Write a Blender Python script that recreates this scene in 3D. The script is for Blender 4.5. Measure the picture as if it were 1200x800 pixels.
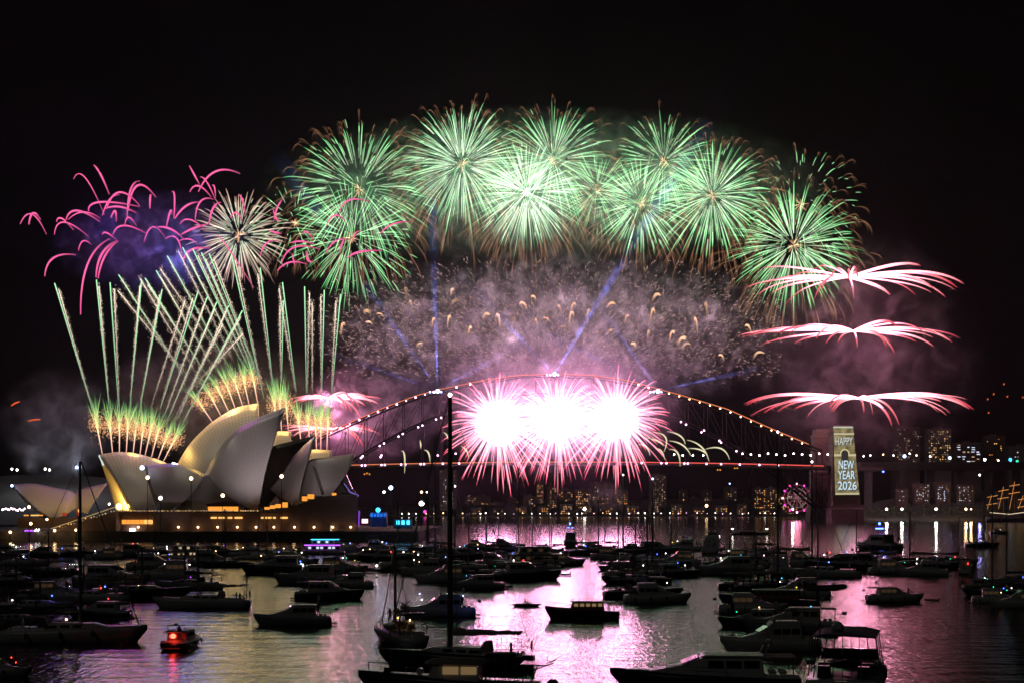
import bpy, math, random
from mathutils import Vector, Matrix
R_ = math.radians
random.seed(7)
sc = bpy.context.scene
for o in list(bpy.data.objects): bpy.data.objects.remove(o)
COL = sc.collection
# ------------------------------------------------------------------ camera
F = 1812.0      # focal length in photo pixels (1200 wide)
HZ = 594.0      # horizon row
H = 14.0        # eye height above the water, metres
cam = bpy.data.cameras.new("camera"); co = bpy.data.objects.new("camera", cam); COL.objects.link(co)
co.location = (0, 0, H); co.rotation_euler = (R_(90), 0, 0)
cam.sensor_width = 36; cam.lens = F * 36 / 1200; cam.shift_y = (HZ - 400) / 1200
cam.clip_start = 0.5; cam.clip_end = 40000
sc.camera = co
# ------------------------------------------------------------------ world, moon, exposure
w = bpy.data.worlds.new("World"); sc.world = w; w.use_nodes = True
nt = w.node_tree; bg = nt.nodes["Background"]
sky = nt.nodes.new("ShaderNodeTexSky"); sky.sky_type = 'NISHITA'; sky.sun_disc = False
sky.sun_elevation = R_(-7); sky.sun_rotation = R_(205)
nt.links.new(sky.outputs[0], bg.inputs[0]); bg.inputs[1].default_value = 0.02
sun = bpy.data.lights.new("fill_light", 'SUN'); sun.energy = 0.03; sun.angle = R_(0.5); sun.color = (1, .95, .9)  # added fill from behind the camera, lifts the dark hulls
so = bpy.data.objects.new("fill_light", sun); COL.objects.link(so); so.rotation_euler = (R_(55), 0, R_(-25))
sc.view_settings.view_transform = 'Standard'; sc.view_settings.look = 'None'
sc.view_settings.exposure = 0; sc.view_settings.gamma = 1
try: sc.view_settings.use_curve_mapping = False
except Exception: pass
sc.render.engine = 'CYCLES'
cy = sc.cycles
cy.use_denoising = True; cy.max_bounces = 4; cy.diffuse_bounces = 1; cy.glossy_bounces = 2
cy.transmission_bounces = 2; cy.volume_bounces = 0; cy.transparent_max_bounces = 40
cy.sample_clamp_indirect = 30; cy.caustics_reflective = False; cy.caustics_refractive = False
cy.volume_step_rate = 1.5; cy.volume_max_steps = 96
try: cy.use_light_tree = True
except Exception: pass

# ------------------------------------------------------------------ helpers
def P(px, py, Y): return Vector(((px - 600) / F * Y, Y, H + (HZ - py) / F * Y))
def yat(py): return F * H / (py - HZ)
def lerp(a, b, t): return a + (b - a) * t
ORD = ("first second third fourth fifth sixth seventh eighth ninth tenth eleventh twelfth thirteenth fourteenth fifteenth "
       "sixteenth seventeenth eighteenth nineteenth twentieth twenty-first twenty-second twenty-third twenty-fourth twenty-fifth").split()
ORI = {}
class MB:
    def __init__(s): s.v = []; s.f = []; s.c = []; s.uv = {}
    def add(s, vs, fs, cols=None):
        b = len(s.v); s.v += [tuple(x) for x in vs]; s.f += [tuple(i + b for i in q) for q in fs]
        if cols is not None: s.c += cols
    def box(s, x0, x1, y0, y1, z0, z1, tx=0, ty=0, fx=0):   # tx, ty: inward taper at the top; fx extra rake at x1
        s.add([(x0, y0, z0), (x1, y0, z0), (x1, y1, z0), (x0, y1, z0),
               (x0 + tx, y0 + ty, z1), (x1 - tx - fx, y0 + ty, z1), (x1 - tx - fx, y1 - ty, z1), (x0 + tx, y1 - ty, z1)],
              [(3, 2, 1, 0), (4, 5, 6, 7), (0, 1, 5, 4), (1, 2, 6, 5), (2, 3, 7, 6), (3, 0, 4, 7)])
        return s
    def tube(s, pts, r, n=6, cols=None):
        pts = [Vector(p) for p in pts]; m = len(pts); vs = []; fs = []; cc = []
        for i, p in enumerate(pts):
            t = (pts[min(i + 1, m - 1)] - pts[max(i - 1, 0)])
            if t.length < 1e-9: t = Vector((0, 0, 1))
            t.normalize()
            a = t.cross(Vector((0, 1, 0)) if abs(t.y) < .8 else Vector((1, 0, 0))).normalized(); b = t.cross(a)
            rr = r[i] if isinstance(r, (list, tuple)) else r
            for k in range(n):
                an = 2 * math.pi * k / n
                vs.append(p + a * (rr * math.cos(an)) + b * (rr * math.sin(an)))
                if cols: cc.append(cols[i])
        for i in range(m - 1):
            for k in range(n):
                fs.append((i * n + k, i * n + (k + 1) % n, (i + 1) * n + (k + 1) % n, (i + 1) * n + k))
        fs.append(tuple(range(n))[::-1]); fs.append(tuple((m - 1) * n + k for k in range(n)))
        s.add(vs, fs, cc if cols else None); return s
    def loft(s, rings, caps=True, closed=True):
        n = len(rings[0]); vs = [p for r in rings for p in r]; fs = []
        for i in range(len(rings) - 1):
            for k in range(n if closed else n - 1):
                fs.append((i * n + k, i * n + (k + 1) % n, (i + 1) * n + (k + 1) % n, (i + 1) * n + k))
        if caps:
            fs.append(tuple(range(n))[::-1]); fs.append(tuple((len(rings) - 1) * n + k for k in range(n)))
        s.add(vs, fs); return s
    def ball(s, c, r, col=None, nu=8, nv=5):
        c = Vector(c); vs = [c + Vector((0, 0, r))]; fs = []
        for j in range(1, nv):
            th = math.pi * j / nv
            for k in range(nu):
                ph = 2 * math.pi * k / nu
                vs.append(c + Vector((r * math.sin(th) * math.cos(ph), r * math.sin(th) * math.sin(ph), r * math.cos(th))))
        vs.append(c - Vector((0, 0, r))); L = len(vs) - 1
        for k in range(nu):
            fs.append((0, 1 + k, 1 + (k + 1) % nu)); b = 1 + (nv - 2) * nu
            fs.append((L, b + (k + 1) % nu, b + k))
        for j in range(nv - 2):
            for k in range(nu):
                a = 1 + j * nu
                fs.append((a + k, a + nu + k, a + nu + (k + 1) % nu, a + (k + 1) % nu))
        s.add(vs, fs, [col] * len(vs) if col else None); return s
    def grain(s, p, r, col):
        p = Vector(p)
        s.add([p + Vector((r, 0, -r * .6)), p + Vector((-r, 0, -r * .6)), p + Vector((0, 0, r)), p + Vector((0, r, 0))],
              [(0, 1, 2), (0, 2, 3), (1, 3, 2), (0, 3, 1)], [col] * 4)
def mesh_data(name, mb, mat, off=Vector((0, 0, 0)), smooth=False):
    me = bpy.data.meshes.new(name)
    me.from_pydata([(v[0] - off.x, v[1] - off.y, v[2] - off.z) for v in mb.v], [], mb.f)
    if mb.c and len(mb.c) == len(mb.v):
        at = me.color_attributes.new("col", 'FLOAT_COLOR', 'POINT')
        at.data.foreach_set("color", [x for c in mb.c for x in (c[0], c[1], c[2], 1.0)])
    if mb.uv:
        ul = me.uv_layers.new(name="UVMap")
        for p in me.polygons:
            for li in p.loop_indices: ul.data[li].uv = mb.uv[me.loops[li].vertex_index]
    if mat: me.materials.append(mat)
    if smooth: me.shade_smooth()
    me.update(); return me
def tag(o, label=None, cat=None, group=None, kind=None):
    if label: o["label"] = label
    if cat: o["category"] = cat
    if group: o["group"] = group
    if kind: o["kind"] = kind
    return o
def thing(name, label, cat, loc=(0, 0, 0), group=None):
    o = bpy.data.objects.new(name, None); COL.objects.link(o); o.location = loc; o.empty_display_size = .5
    ORI[o] = Vector(loc); return tag(o, label, cat, group)
def obj(name, mb, mat, parent=None, smooth=False, org=None):
    """mb is in world coordinates when parent was made by thing(); in local ones for boats (their ORI is 0)."""
    base = ORI.get(parent, Vector((0, 0, 0))) if parent else Vector((0, 0, 0))
    off = Vector(org) if org is not None else base
    o = bpy.data.objects.new(name, mesh_data(name, mb, mat, off, smooth)); COL.objects.link(o)
    if parent: o.parent = parent
    o.location = off - base; ORI[o] = off
    return o
def share(name, me, parent, loc_world):
    o = bpy.data.objects.new(name, me); COL.objects.link(o); o.parent = parent
    o.location = Vector(loc_world) - ORI[parent]; ORI[o] = Vector(loc_world); return o
def copy_tree(o, parent=None):
    c = o.copy(); COL.objects.link(c)
    if parent: c.parent = parent
    for ch in list(o.children): copy_tree(ch, c)
    return c
# ------------------------------------------------------------------ materials
def pbr(name, col, rough=.6, metal=0, noise=0, nscale=1.0, bump=0):
    m = bpy.data.materials.new(name); m.use_nodes = True; n = m.node_tree; b = n.nodes["Principled BSDF"]
    b.inputs["Base Color"].default_value = (*col, 1); b.inputs["Roughness"].default_value = rough; b.inputs["Metallic"].default_value = metal
    if noise:
        tc = n.nodes.new("ShaderNodeTexCoord"); tx = n.nodes.new("ShaderNodeTexNoise"); tx.inputs["Scale"].default_value = nscale
        tx.inputs["Detail"].default_value = 6
        mx = n.nodes.new("ShaderNodeMix"); mx.data_type = 'RGBA'
        mx.inputs[6].default_value = (*[c * (1 - noise) for c in col], 1); mx.inputs[7].default_value = (*[min(1, c * (1 + noise)) for c in col], 1)
        n.links.new(tc.outputs["Object"], tx.inputs["Vector"]); n.links.new(tx.outputs[0], mx.inputs[0]); n.links.new(mx.outputs[2], b.inputs["Base Color"])
        if bump:
            bp = n.nodes.new("ShaderNodeBump"); bp.inputs["Strength"].default_value = bump
            n.links.new(tx.outputs[0], bp.inputs["Height"]); n.links.new(bp.outputs[0], b.inputs["Normal"])
    return m
def emit(name, col, s=1.0, sample=False):
    m = bpy.data.materials.new(name); m.use_nodes = True; n = m.node_tree
    for x in list(n.nodes): n.nodes.remove(x)
    e = n.nodes.new("ShaderNodeEmission"); o = n.nodes.new("ShaderNodeOutputMaterial")
    e.inputs[0].default_value = (*col, 1); e.inputs[1].default_value = s
    n.links.new(e.outputs[0], o.inputs[0])
    if not sample: m.cycles.emission_sampling = 'NONE'
    return m
def fire_mat():
    m = emit("burning_stars", (1, 1, 1), 1); n = m.node_tree
    a = n.nodes.new("ShaderNodeAttribute"); a.attribute_name = "col"
    e = [x for x in n.nodes if x.type == 'EMISSION'][0]; n.links.new(a.outputs["Color"], e.inputs[0]); return m
FIRE = fire_mat()
def glow_mat():      # thin burning trails: light adds up where they overlap
    m = fire_mat(); m.name = "thin_burning_trails"; n = m.node_tree; e = [x for x in n.nodes if x.type == 'EMISSION'][0]; o = [x for x in n.nodes if x.type == 'OUTPUT_MATERIAL'][0]
    t = n.nodes.new("ShaderNodeBsdfTransparent"); a = n.nodes.new("ShaderNodeAddShader"); n.links.new(e.outputs[0], a.inputs[0]); n.links.new(t.outputs[0], a.inputs[1]); n.links.new(a.outputs[0], o.inputs[0]); return m
GLOW = glow_mat()
def matte(m): m.node_tree.nodes['Principled BSDF'].inputs['Specular IOR Level'].default_value = .05; return m
M = dict(
    steel=matte(pbr("grey_painted_steel", (.012, .012, .013), .8, 0, .3, .6)),
    granite=pbr("pylon_granite", (.11, .095, .08), .85, 0, .25, .4, .3),
    asphalt=pbr("asphalt", (.05, .05, .05), .9, 0, .2, .5),
    podium=pbr("podium_granite", (.14, .09, .075), .8, 0, .25, .3, .2),
    seawall=pbr("sea_wall_stone", (.09, .08, .07), .9, 0, .4, .5, .4),
    bronze_and_shade=pbr("bronze_glass_and_shade", (.03, .022, .018), .25, .2),
    concrete=pbr("shell_rib_concrete", (.42, .36, .27), .7, 0, .15, .5),
    hullw=pbr("white_gelcoat", (.62, .62, .62), .3, 0, .08, 1.5),
    hullg=pbr("grey_gelcoat", (.3, .31, .33), .35, 0, .1, 1.5),
    hulln=pbr("navy_hull_paint", (.02, .03, .07), .3, 0, .2, 1.5),
    hullb=pbr("black_hull_paint", (.02, .02, .02), .3, 0, .2, 1.5),
    cabin=pbr("cabin_white", (.55, .55, .54), .4, 0, .08, 2),
    deck=pbr("teak_deck", (.25, .17, .1), .7, 0, .3, 3),
    canvas=pbr("navy_canvas", (.03, .04, .09), .9, 0, .3, 4, .3),
    canvasb=pbr("beige_canvas", (.35, .3, .24), .9, 0, .2, 4, .3),
    sail=pbr("furled_sail_cloth", (.4, .38, .34), .9, 0, .2, 5, .4),
    alu=pbr("anodised_mast", (.3, .3, .32), .4, .7),
    wire=pbr("rigging_wire", (.12, .12, .13), .4, .8),
    glass=pbr("dark_boat_glass", (.01, .012, .015), .08),
    rubber=pbr("grey_rubber", (.08, .08, .085), .8),
    wood=pbr("varnished_timber", (.2, .09, .04), .35, 0, .3, 3),
    skin=pbr("skin", (.4, .25, .18), .6), cloth=pbr("dark_clothes", (.03, .03, .04), .9),
    foliage=pbr("dark_foliage", (.035, .05, .025), .9, 0, .5, .3),
    land=pbr("harbour_headland", (.05, .05, .045), .95, 0, .4, .05),
    brick=pbr("apartment_brick", (.08, .06, .05), .9, 0, .2, .2),
    render=pbr("apartment_render", (.12, .11, .1), .9, 0, .15, .2),
    warm=emit("warm_window", (1, .52, .14), 1.3), amber=emit("amber_window", (1, .36, .05), 1.1),
    cool=emit("cool_window", (.75, .85, 1), 1.0), soft=emit("soft_window", (1, .7, .4), .55),
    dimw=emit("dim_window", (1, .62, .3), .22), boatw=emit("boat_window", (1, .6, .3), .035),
    lampw=emit("white_lamp", (1, .93, .85), 14), lampo=emit("warm_lamp", (1, .62, .3), 9), lampp=emit("pink_lamp", (1, .55, .85), 5),
    lampb=emit("blue_lamp", (.05, .12, 1), 14), lampr=emit("red_lamp", (1, .04, .02), 14), lampg=emit("green_lamp", (.02, 1, .4), 3),
    lampc=emit("cyan_lamp", (.05, .6, 1), 3), lampv=emit("violet_lamp", (.45, .08, 1), 3), lampm=emit("magenta_lamp", (1, .05, .5), 3),
    lampbw=emit("blue_white_lamp", (.4, .55, 1), 8), lampy=emit("yellow_lamp", (1, .7, .1), 3),
    strip=emit("orange_lamp_string", (1, .28, .12), .75), stripr=emit("red_lamp_string", (1, .12, .1), 1.0),
)
def courses(m, w_, h_, dark):
    n = m.node_tree; tc = n.nodes.new("ShaderNodeTexCoord"); mp = n.nodes.new("ShaderNodeMapping"); mp.inputs["Rotation"].default_value = (R_(90), 0, 0); bt = n.nodes.new("ShaderNodeTexBrick")
    n.links.new(tc.outputs["Object"], mp.inputs[0]); n.links.new(mp.outputs[0], bt.inputs["Vector"]); bt.inputs["Scale"].default_value = 1; bt.inputs["Brick Width"].default_value = w_; bt.inputs["Row Height"].default_value = h_
    bt.inputs["Mortar Size"].default_value = .16; bt.inputs["Color1"].default_value = (1, 1, 1, 1); bt.inputs["Color2"].default_value = (.72, .72, .72, 1); bt.inputs["Mortar"].default_value = (dark, dark, dark, 1)
    for key in ("Base Color", "Color"):
        for x in n.nodes:
            if x.type in ('BSDF_PRINCIPLED', 'EMISSION') and key in x.inputs:
                mx = n.nodes.new("ShaderNodeMix"); mx.data_type = 'RGBA'; mx.blend_type = 'MULTIPLY'; mx.inputs[0].default_value = 1
                if x.inputs[key].is_linked: n.links.new(x.inputs[key].links[0].from_socket, mx.inputs[6])
                else: mx.inputs[6].default_value = x.inputs[key].default_value
                n.links.new(bt.outputs[0], mx.inputs[7]); n.links.new(mx.outputs[2], x.inputs[key]); return
courses(M["granite"], 3.4, 1.5, .45)
def tile_mat():
    m = pbr("glazed_shell_tiles", (.66, .62, .58), .35); n = m.node_tree; b = n.nodes["Principled BSDF"]
    uv = n.nodes.new("ShaderNodeUVMap"); sp = n.nodes.new("ShaderNodeSeparateXYZ"); n.links.new(uv.outputs[0], sp.inputs[0])
    def line(out, k, wdt):
        a = n.nodes.new("ShaderNodeMath"); a.operation = 'MULTIPLY'; a.inputs[1].default_value = k; n.links.new(out, a.inputs[0])
        f = n.nodes.new("ShaderNodeMath"); f.operation = 'FRACT'; n.links.new(a.outputs[0], f.inputs[0])
        g = n.nodes.new("ShaderNodeMath"); g.operation = 'LESS_THAN'; g.inputs[1].default_value = wdt; n.links.new(f.outputs[0], g.inputs[0]); return g.outputs[0]
    l1, l2 = line(sp.outputs[0], 30, .16), line(sp.outputs[1], 34, .14)
    mxm = n.nodes.new("ShaderNodeMath"); mxm.operation = 'MAXIMUM'; n.links.new(l1, mxm.inputs[0]); n.links.new(l2, mxm.inputs[1])
    mx = n.nodes.new("ShaderNodeMix"); mx.data_type = 'RGBA'; mx.inputs[6].default_value = (.68, .64, .6, 1); mx.inputs[7].default_value = (.47, .44, .41, 1)
    n.links.new(mxm.outputs[0], mx.inputs[0]); n.links.new(mx.outputs[2], b.inputs["Base Color"]); return m
TILE = tile_mat()
def lamp(name, loc, power, col, radius=1.0, spot=None, target=None, blend=.6, parent=None):
    l = bpy.data.lights.new(name, 'SPOT' if spot else 'POINT'); l.energy = power; l.color = col; l.shadow_soft_size = radius
    o = bpy.data.objects.new(name, l); COL.objects.link(o); o.location = loc
    if spot:
        l.spot_size = R_(spot); l.spot_blend = blend
        o.rotation_euler = (Vector(target) - Vector(loc)).to_track_quat('-Z', 'Y').to_euler()
    if parent: o.parent = parent; o.location = Vector(loc) - ORI[parent]
    return o

# ------------------------------------------------------------------ water
wm = bpy.data.materials.new("harbour_water"); wm.use_nodes = True; n = wm.node_tree; b = n.nodes["Principled BSDF"]
b.inputs["Base Color"].default_value = (.004, .005, .006, 1); b.inputs["Roughness"].default_value = .11; b.inputs["IOR"].default_value = 1.333
tc = n.nodes.new("ShaderNodeTexCoord"); prev = None
sp = n.nodes.new("ShaderNodeSeparateXYZ"); n.links.new(tc.outputs["Object"], sp.inputs[0])
calm = n.nodes.new("ShaderNodeMapRange"); calm.inputs[1].default_value = 250; calm.inputs[2].default_value = 900; calm.inputs[3].default_value = 1; calm.inputs[4].default_value = .3
n.links.new(sp.outputs[1], calm.inputs[0])      # the wind ripples die out towards the sheltered far side
for sca, k, dist in (((.5, 1.0, 1), 2.4, .035), ((1.3, .3, 1), 1.0, .10), ((.35, .9, 1), .35, .22)):
    mp = n.nodes.new("ShaderNodeMapping"); mp.inputs["Scale"].default_value = sca; n.links.new(tc.outputs["Object"], mp.inputs[0])
    tx = n.nodes.new("ShaderNodeTexNoise"); tx.inputs["Scale"].default_value = k; tx.inputs["Detail"].default_value = 3; tx.inputs["Roughness"].default_value = .6
    n.links.new(mp.outputs[0], tx.inputs["Vector"]); ml = n.nodes.new("ShaderNodeMath"); ml.operation = 'MULTIPLY'
    n.links.new(tx.outputs[0], ml.inputs[0]); n.links.new(calm.outputs[0], ml.inputs[1])
    bp = n.nodes.new("ShaderNodeBump"); bp.inputs["Strength"].default_value = 1; bp.inputs["Distance"].default_value = dist
    n.links.new(ml.outputs[0], bp.inputs["Height"])
    if prev: n.links.new(prev.outputs[0], bp.inputs["Normal"])
    prev = bp
n.links.new(prev.outputs[0], b.inputs["Normal"])
mb = MB(); mb.add([(-2300, -150, 0), (2300, -150, 0), (2300, 3250, 0), (-2300, 3250, 0)], [(0, 1, 2, 3)])
tag(obj("water", mb, wm), "dark harbour water mirroring the fireworks in pink and green streaks", "water", kind="structure")

# ------------------------------------------------------------------ land
def ridge(name, pts, Y, depth, label, base_z=-2):
    """a strip of land: skyline points (px, py) at distance Y, running back by depth"""
    mb = MB(); rings = []
    for px, py in pts:
        t = P(px, py, Y + depth * .5); f = P(px, HZ + F * H / Y, Y); x = t.x; h = max(t.z, .8)
        rings.append([(f.x, Y, base_z), (f.x, Y, min(1.2, h * .5)), (x, Y + depth * .3, h * .7), (x, Y + depth * .5, h), (x * 1.05, Y + depth, h * .8), (x * 1.05, Y + depth, base_z)])
    mb.loft(rings, True, True)
    return tag(obj(name, mb, M["land"]), label, "land", kind="structure")
ridge("far_shore", [(-300, 597), (0, 594), (330, 596), (420, 594), (520, 590), (600, 588), (700, 586), (780, 584), (860, 584), (930, 588), (985, 590), (1020, 592), (1500, 590)], 2350, 700, "low dark shore across the harbour below the town lights")
ridge("headland", [(1000, 596), (1030, 586), (1080, 578), (1150, 575), (1220, 574), (1300, 573)], 1580, 300, "dark wooded headland under the viaduct at the right")
ridge("quayside", [(-120, 585), (-40, 560), (20, 556), (90, 556), (130, 560), (200, 585)], 1150, 300, "dark quay land behind the small restaurant shells")

# ------------------------------------------------------------------ far buildings with separate lit windows
WIN = {}
def window_mesh(k, wd, ht):
    key = (k, wd, ht)
    if key not in WIN:
        m_ = MB(); m_.box(-wd / 2, wd / 2, -.08, .3, -ht / 2, ht / 2); WIN[key] = mesh_data("window", m_, M[k])
    return WIN[key]
def building(x0, x1, ytop, ybase, Y, mat, label, group=None, lit=.3, kinds=("warm", "soft", "dimw", "cool"), sx=3.4, sy=3.4, wd=1.7, ht=1.5, depth=18, name="apartment_block", maxw=60, roof=True):
    a = P(x0, ybase, Y); c = P(x1, ytop, Y); bz = min(a.z, 4) - 4
    t = thing(name, label, "building", ((a.x + c.x) / 2, Y, bz), group)
    mb = MB(); mb.box(a.x, c.x, Y, Y + depth, bz, c.z); wl = obj("wall", mb, M[mat], t)
    if roof:
        mb = MB(); wx = c.x - a.x; mb.box(a.x + wx * .3, a.x + wx * .62, Y + depth * .3, Y + depth * .7, c.z + .01, c.z + 3); obj("roof_plant", mb, M["brick"], t)
        mb = MB(); mb.box(a.x - .25, c.x + .25, Y - .25, Y + depth + .25, c.z - .9, c.z - .2); obj("parapet", mb, M["render"], t)
    cells = []
    nx = max(1, int((c.x - a.x - 1.5) / sx)); z0 = max(a.z, 2)
    ny = max(1, int((c.z - z0 - 2) / sy))
    for i in range(nx):
        for j in range(ny): cells.append((a.x + 1.2 + (i + .5) * (c.x - a.x - 2.4) / nx, z0 + 1 + (j + .5) * sy))
    random.shuffle(cells)
    for (x, z) in cells[:min(maxw, max(1, int(len(cells) * lit)))]:
        share("window", window_mesh(random.choice(kinds), wd * random.choice((.55, .8, 1, 1)), ht * random.choice((.7, 1))), t, (x + random.uniform(-.6, .6), Y - .02, z + random.uniform(-.25, .25)))
    return t
rs = random.Random(11)
building(515, 535, 550, 601, 2500, "render", "slender tall apartment tower left of the tallest foreground mast", lit=.34, kinds=("soft", "dimw", "dimw", "cool"), maxw=95)
building(761, 781, 555, 600, 2500, "render", "broad pale apartment tower on the far shore right of the white bursts", lit=.36, kinds=("soft", "dimw", "dimw"), maxw=95)
SHL = "low apartment block with scattered lit windows on the far shore below the bridge deck"
xs = 545
while xs < 985:
    wdt = rs.uniform(9, 19); yt = rs.uniform(570, 590) - (5 if 600 < xs < 720 or 840 < xs < 880 else 0)
    if not (753 < xs + wdt / 2 < 790):
        building(xs, xs + wdt, yt, 601, rs.uniform(2420, 2750), rs.choice(("brick", "render")), SHL, "apartment blocks along the far shore", lit=rs.uniform(.2, .6),
                 kinds=rs.choice((("amber", "warm", "soft"), ("soft", "dimw", "warm"), ("warm", "soft", "cool", "dimw"))), maxw=34)
    xs += wdt + rs.uniform(-2, 6)
for i, xx in enumerate(range(552, 970, 26)):
    building(xx, xx + rs.uniform(10, 16), rs.uniform(589, 596), 603, 2375 + (i % 3) * 12, rs.choice(("brick", "render")), "small waterside house with bright windows at the far water's edge", "houses at the far water's edge", lit=.6, kinds=("amber", "warm", "soft"), depth=10, maxw=14, roof=False, name="waterside_house")
# right bank towers above the viaduct
building(1047, 1078, 500, 545, 2300, "brick", "dim wide office tower with few lit windows right of the lettered pylon", lit=.25, kinds=("dimw", "soft", "dimw"), name="office_tower", maxw=70)
building(1087, 1115, 502, 545, 2300, "render", "brightest office tower above the viaduct with rows of lit windows", lit=.5, kinds=("soft", "warm", "dimw"), name="office_tower", maxw=95)
building(1120, 1150, 518, 545, 2250, "brick", "low office block with white window bands beside the brightest tower", lit=.4, kinds=("cool", "soft", "cool"), sx=6, wd=5, name="office_block", maxw=40)
building(1155, 1178, 510, 545, 2350, "brick", "dark office block with one orange window row at the far right", lit=.12, kinds=("amber", "warm"), name="office_block", maxw=20)
building(1182, 1215, 522, 545, 2300, "render", "office block cut by the right picture edge", lit=.2, kinds=("cool", "soft"), name="office_block", maxw=30)
for i, (a, c, t_, lab) in enumerate([(1072, 1090, 566, "white lit waterside hall left of two under the viaduct"), (1097, 1114, 564, "white lit waterside hall right of two under the viaduct"), (1122, 1142, 567, "pale lit boathouse left of the tall ship"), (1050, 1064, 572, "small dim boathouse left of the white lit halls")]):
    building(a, c, t_, 588, 1655, "brick", lab, "lit halls under the viaduct", lit=.5 if i < 3 else .2, kinds=("cool", "cool", "soft", "dimw"), sx=2.2, sy=2.0, ht=.9, wd=1.1, maxw=40, depth=12, name="waterside_hall", roof=False)
# shore lamps
LAMPB = MB().ball((0, 0, 0), 1.0, None, 6, 4); POLE = MB().tube([(0, 0, -6), (0, 0, 0)], .12, 5)
LMESH = {}
def street_lamp(px, py, Y, k, label, r=1.0, group="lamps along the shore", poleh=6):
    p = P(px, py, Y); t = thing("street_lamp", label, "street lamp", (p.x, p.y, p.z - poleh), group)
    mb = MB().tube([(p.x, p.y, p.z - poleh), (p.x, p.y, p.z)], .12, 5); obj("pole", mb, M["steel"], t)
    key = (k, r)
    if key not in LMESH: LMESH[key] = mesh_data("lamp_globe", MB().ball((0, 0, 0), r, None, 8, 5), M[k])
    share("lamp_globe", LMESH[key], t, p)
for px, r in ((929, .9), (951, 1.0), (968, .9), (988, .9), (1039, 1.1), (1057, 1.1), (1097, 1.2), (1132, 1.2), (1138, .8)):
    street_lamp(px, 596, 1572, "lampw" if px not in (1132, 1138) else "lampo", "white lamp on the dark right shore, reflected in the water", r); lamp("street_lamp_light", P(px, 597, 1566), 5200, (1, .9, .8) if px not in (1132, 1138) else (1, .6, .3), 1.2)
for i in range(44):
    px = 470 + i * 10.2 + rs.uniform(-3, 3)
    street_lamp(px, 601 + rs.uniform(-.6, .6), 2340, rs.choice(("lampo", "lampw", "lampw", "lampp", "lampw", "lampg" if i % 9 == 0 else "lampw")), "tiny promenade lamp at the far shore waterline", rs.choice((.45, .6, .8)), "promenade lamps on the far shore", 3)
for px, py, k, lab in ((498, 599, "lampm", "magenta floodlight on the far quay left of the tall mast"), (828, 592, "lampo", "warm flood lamp among far houses"), (685, 596, "lampw", "white flood lamp below the right white burst")):
    street_lamp(px, py, 2330, k, lab, 2.2, "flood lamps on the far quay", 5)
for px, py, k in ((14, 549), (20, 550), (52, 549), (58, 550)) and ((14, 549, "lampw"), (20, 550, "lampw"), (53, 549, "lampw"), (58, 550, "lampw")):
    street_lamp(px, py, 1220, k, "white lamp on a pole above the dark quay behind the restaurant shells", .8, "lamps above the dark quay", 8)
street_lamp(90, 547, 1220, "lampbw", "bright blue-white floodlight on the quay left of the shells", 1.2, "lamps above the dark quay", 8)
# trees on the right headland: a far dark wood
mb = MB(); rt = random.Random(5)
for i in range(5200):
    px = rt.uniform(1012, 1225); Y = rt.uniform(1584, 1640); base = P(px, 592, Y)
    h = rt.uniform(0, 1) ** .6 * (8 + 4 * math.sin(px * .35) + 2 * math.sin(px * 1.3)); s = rt.uniform(.5, 1.3)
    d = Vector((rt.uniform(-1, 1), rt.uniform(-1, 1), rt.uniform(-.6, 1))).normalized() * s; e = Vector((rt.uniform(-1, 1), rt.uniform(-1, 1), rt.uniform(-1, 1))).normalized() * s
    p = Vector((base.x, Y, 5 + h)); mb.add([p, p + d, p + d + e, p + e], [(0, 1, 2, 3)])
tag(obj("wood", mb, M["foliage"]), "dark mass of harbour trees on the right headland", "wood", kind="stuff")

# ------------------------------------------------------------------ harbour bridge
BY = 1450.0
br = thing("harbour_bridge", "steel arch bridge with two granite end towers and strings of lamps under the fireworks", "bridge", P(655, 613, BY))
TOP = [(340, 531), (370, 516), (395, 504), (420, 493), (455, 478), (490, 465), (513, 459), (560, 449), (605, 442), (650, 440), (695, 442), (740, 449), (771, 458), (800, 466), (850, 481), (895, 501), (945, 522), (960, 528)]
def interp(pts, x):
    for (a, b_), (c, d) in zip(pts, pts[1:]):
        if a <= x <= c: return b_ + (d - b_) * (x - a) / (c - a)
    return pts[0][1] if x < pts[0][0] else pts[-1][1]
def top(x): return interp(TOP, x)
def low(x): return min(596, 462 + .00140 * (x - 650) ** 2)
def deck(x): return 541.5 + 5.5e-5 * (x - 670) ** 2
N = 28; xsP = [340 + 620 * i / N for i in range(N + 1)]
for Yt in (BY - 14, BY + 14):
    mb = MB(); pts = [P(x, top(x), BY) for x in xsP]
    for p in pts: p.y = Yt
    mb.tube(pts, .8, 4); obj("top_chord", mb, M["steel"], br)
    mb = MB(); pl = [P(x, low(x), BY) for x in xsP]
    for p in pl: p.y = Yt
    mb.tube(pl, .9, 4); obj("bottom_chord", mb, M["steel"], br)
    for i in range(N + 1):
        obj("truss_post", MB().tube([pts[i], pl[i]], .36, 4), M["steel"], br)
        if i < N:
            a, c = (pts[i], pl[i + 1]) if i >= N // 2 else (pl[i], pts[i + 1])
            obj("truss_diagonal", MB().tube([a, c], .26, 4), M["steel"], br)
        zd = P(xsP[i], deck(xsP[i]), BY).z
        if pl[i].z > zd + 2: obj("hanger", MB().tube([pl[i], Vector((pl[i].x, Yt, zd))], .25, 4), M["steel"], br)
mb = MB(); rings = []
for i in range(40):
    x = 250 + 780 * i / 39; p = P(x, deck(x), BY)
    rings.append([(p.x, BY - 20, p.z - 2.5), (p.x, BY + 20, p.z - 2.5), (p.x, BY + 20, p.z + .3), (p.x, BY - 20, p.z + .3)])
mb.loft(rings); obj("deck", mb, M["asphalt"], br)
mb = MB(); pts = [P(x, deck(x), BY) for x in range(250, 700, 20)]
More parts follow.
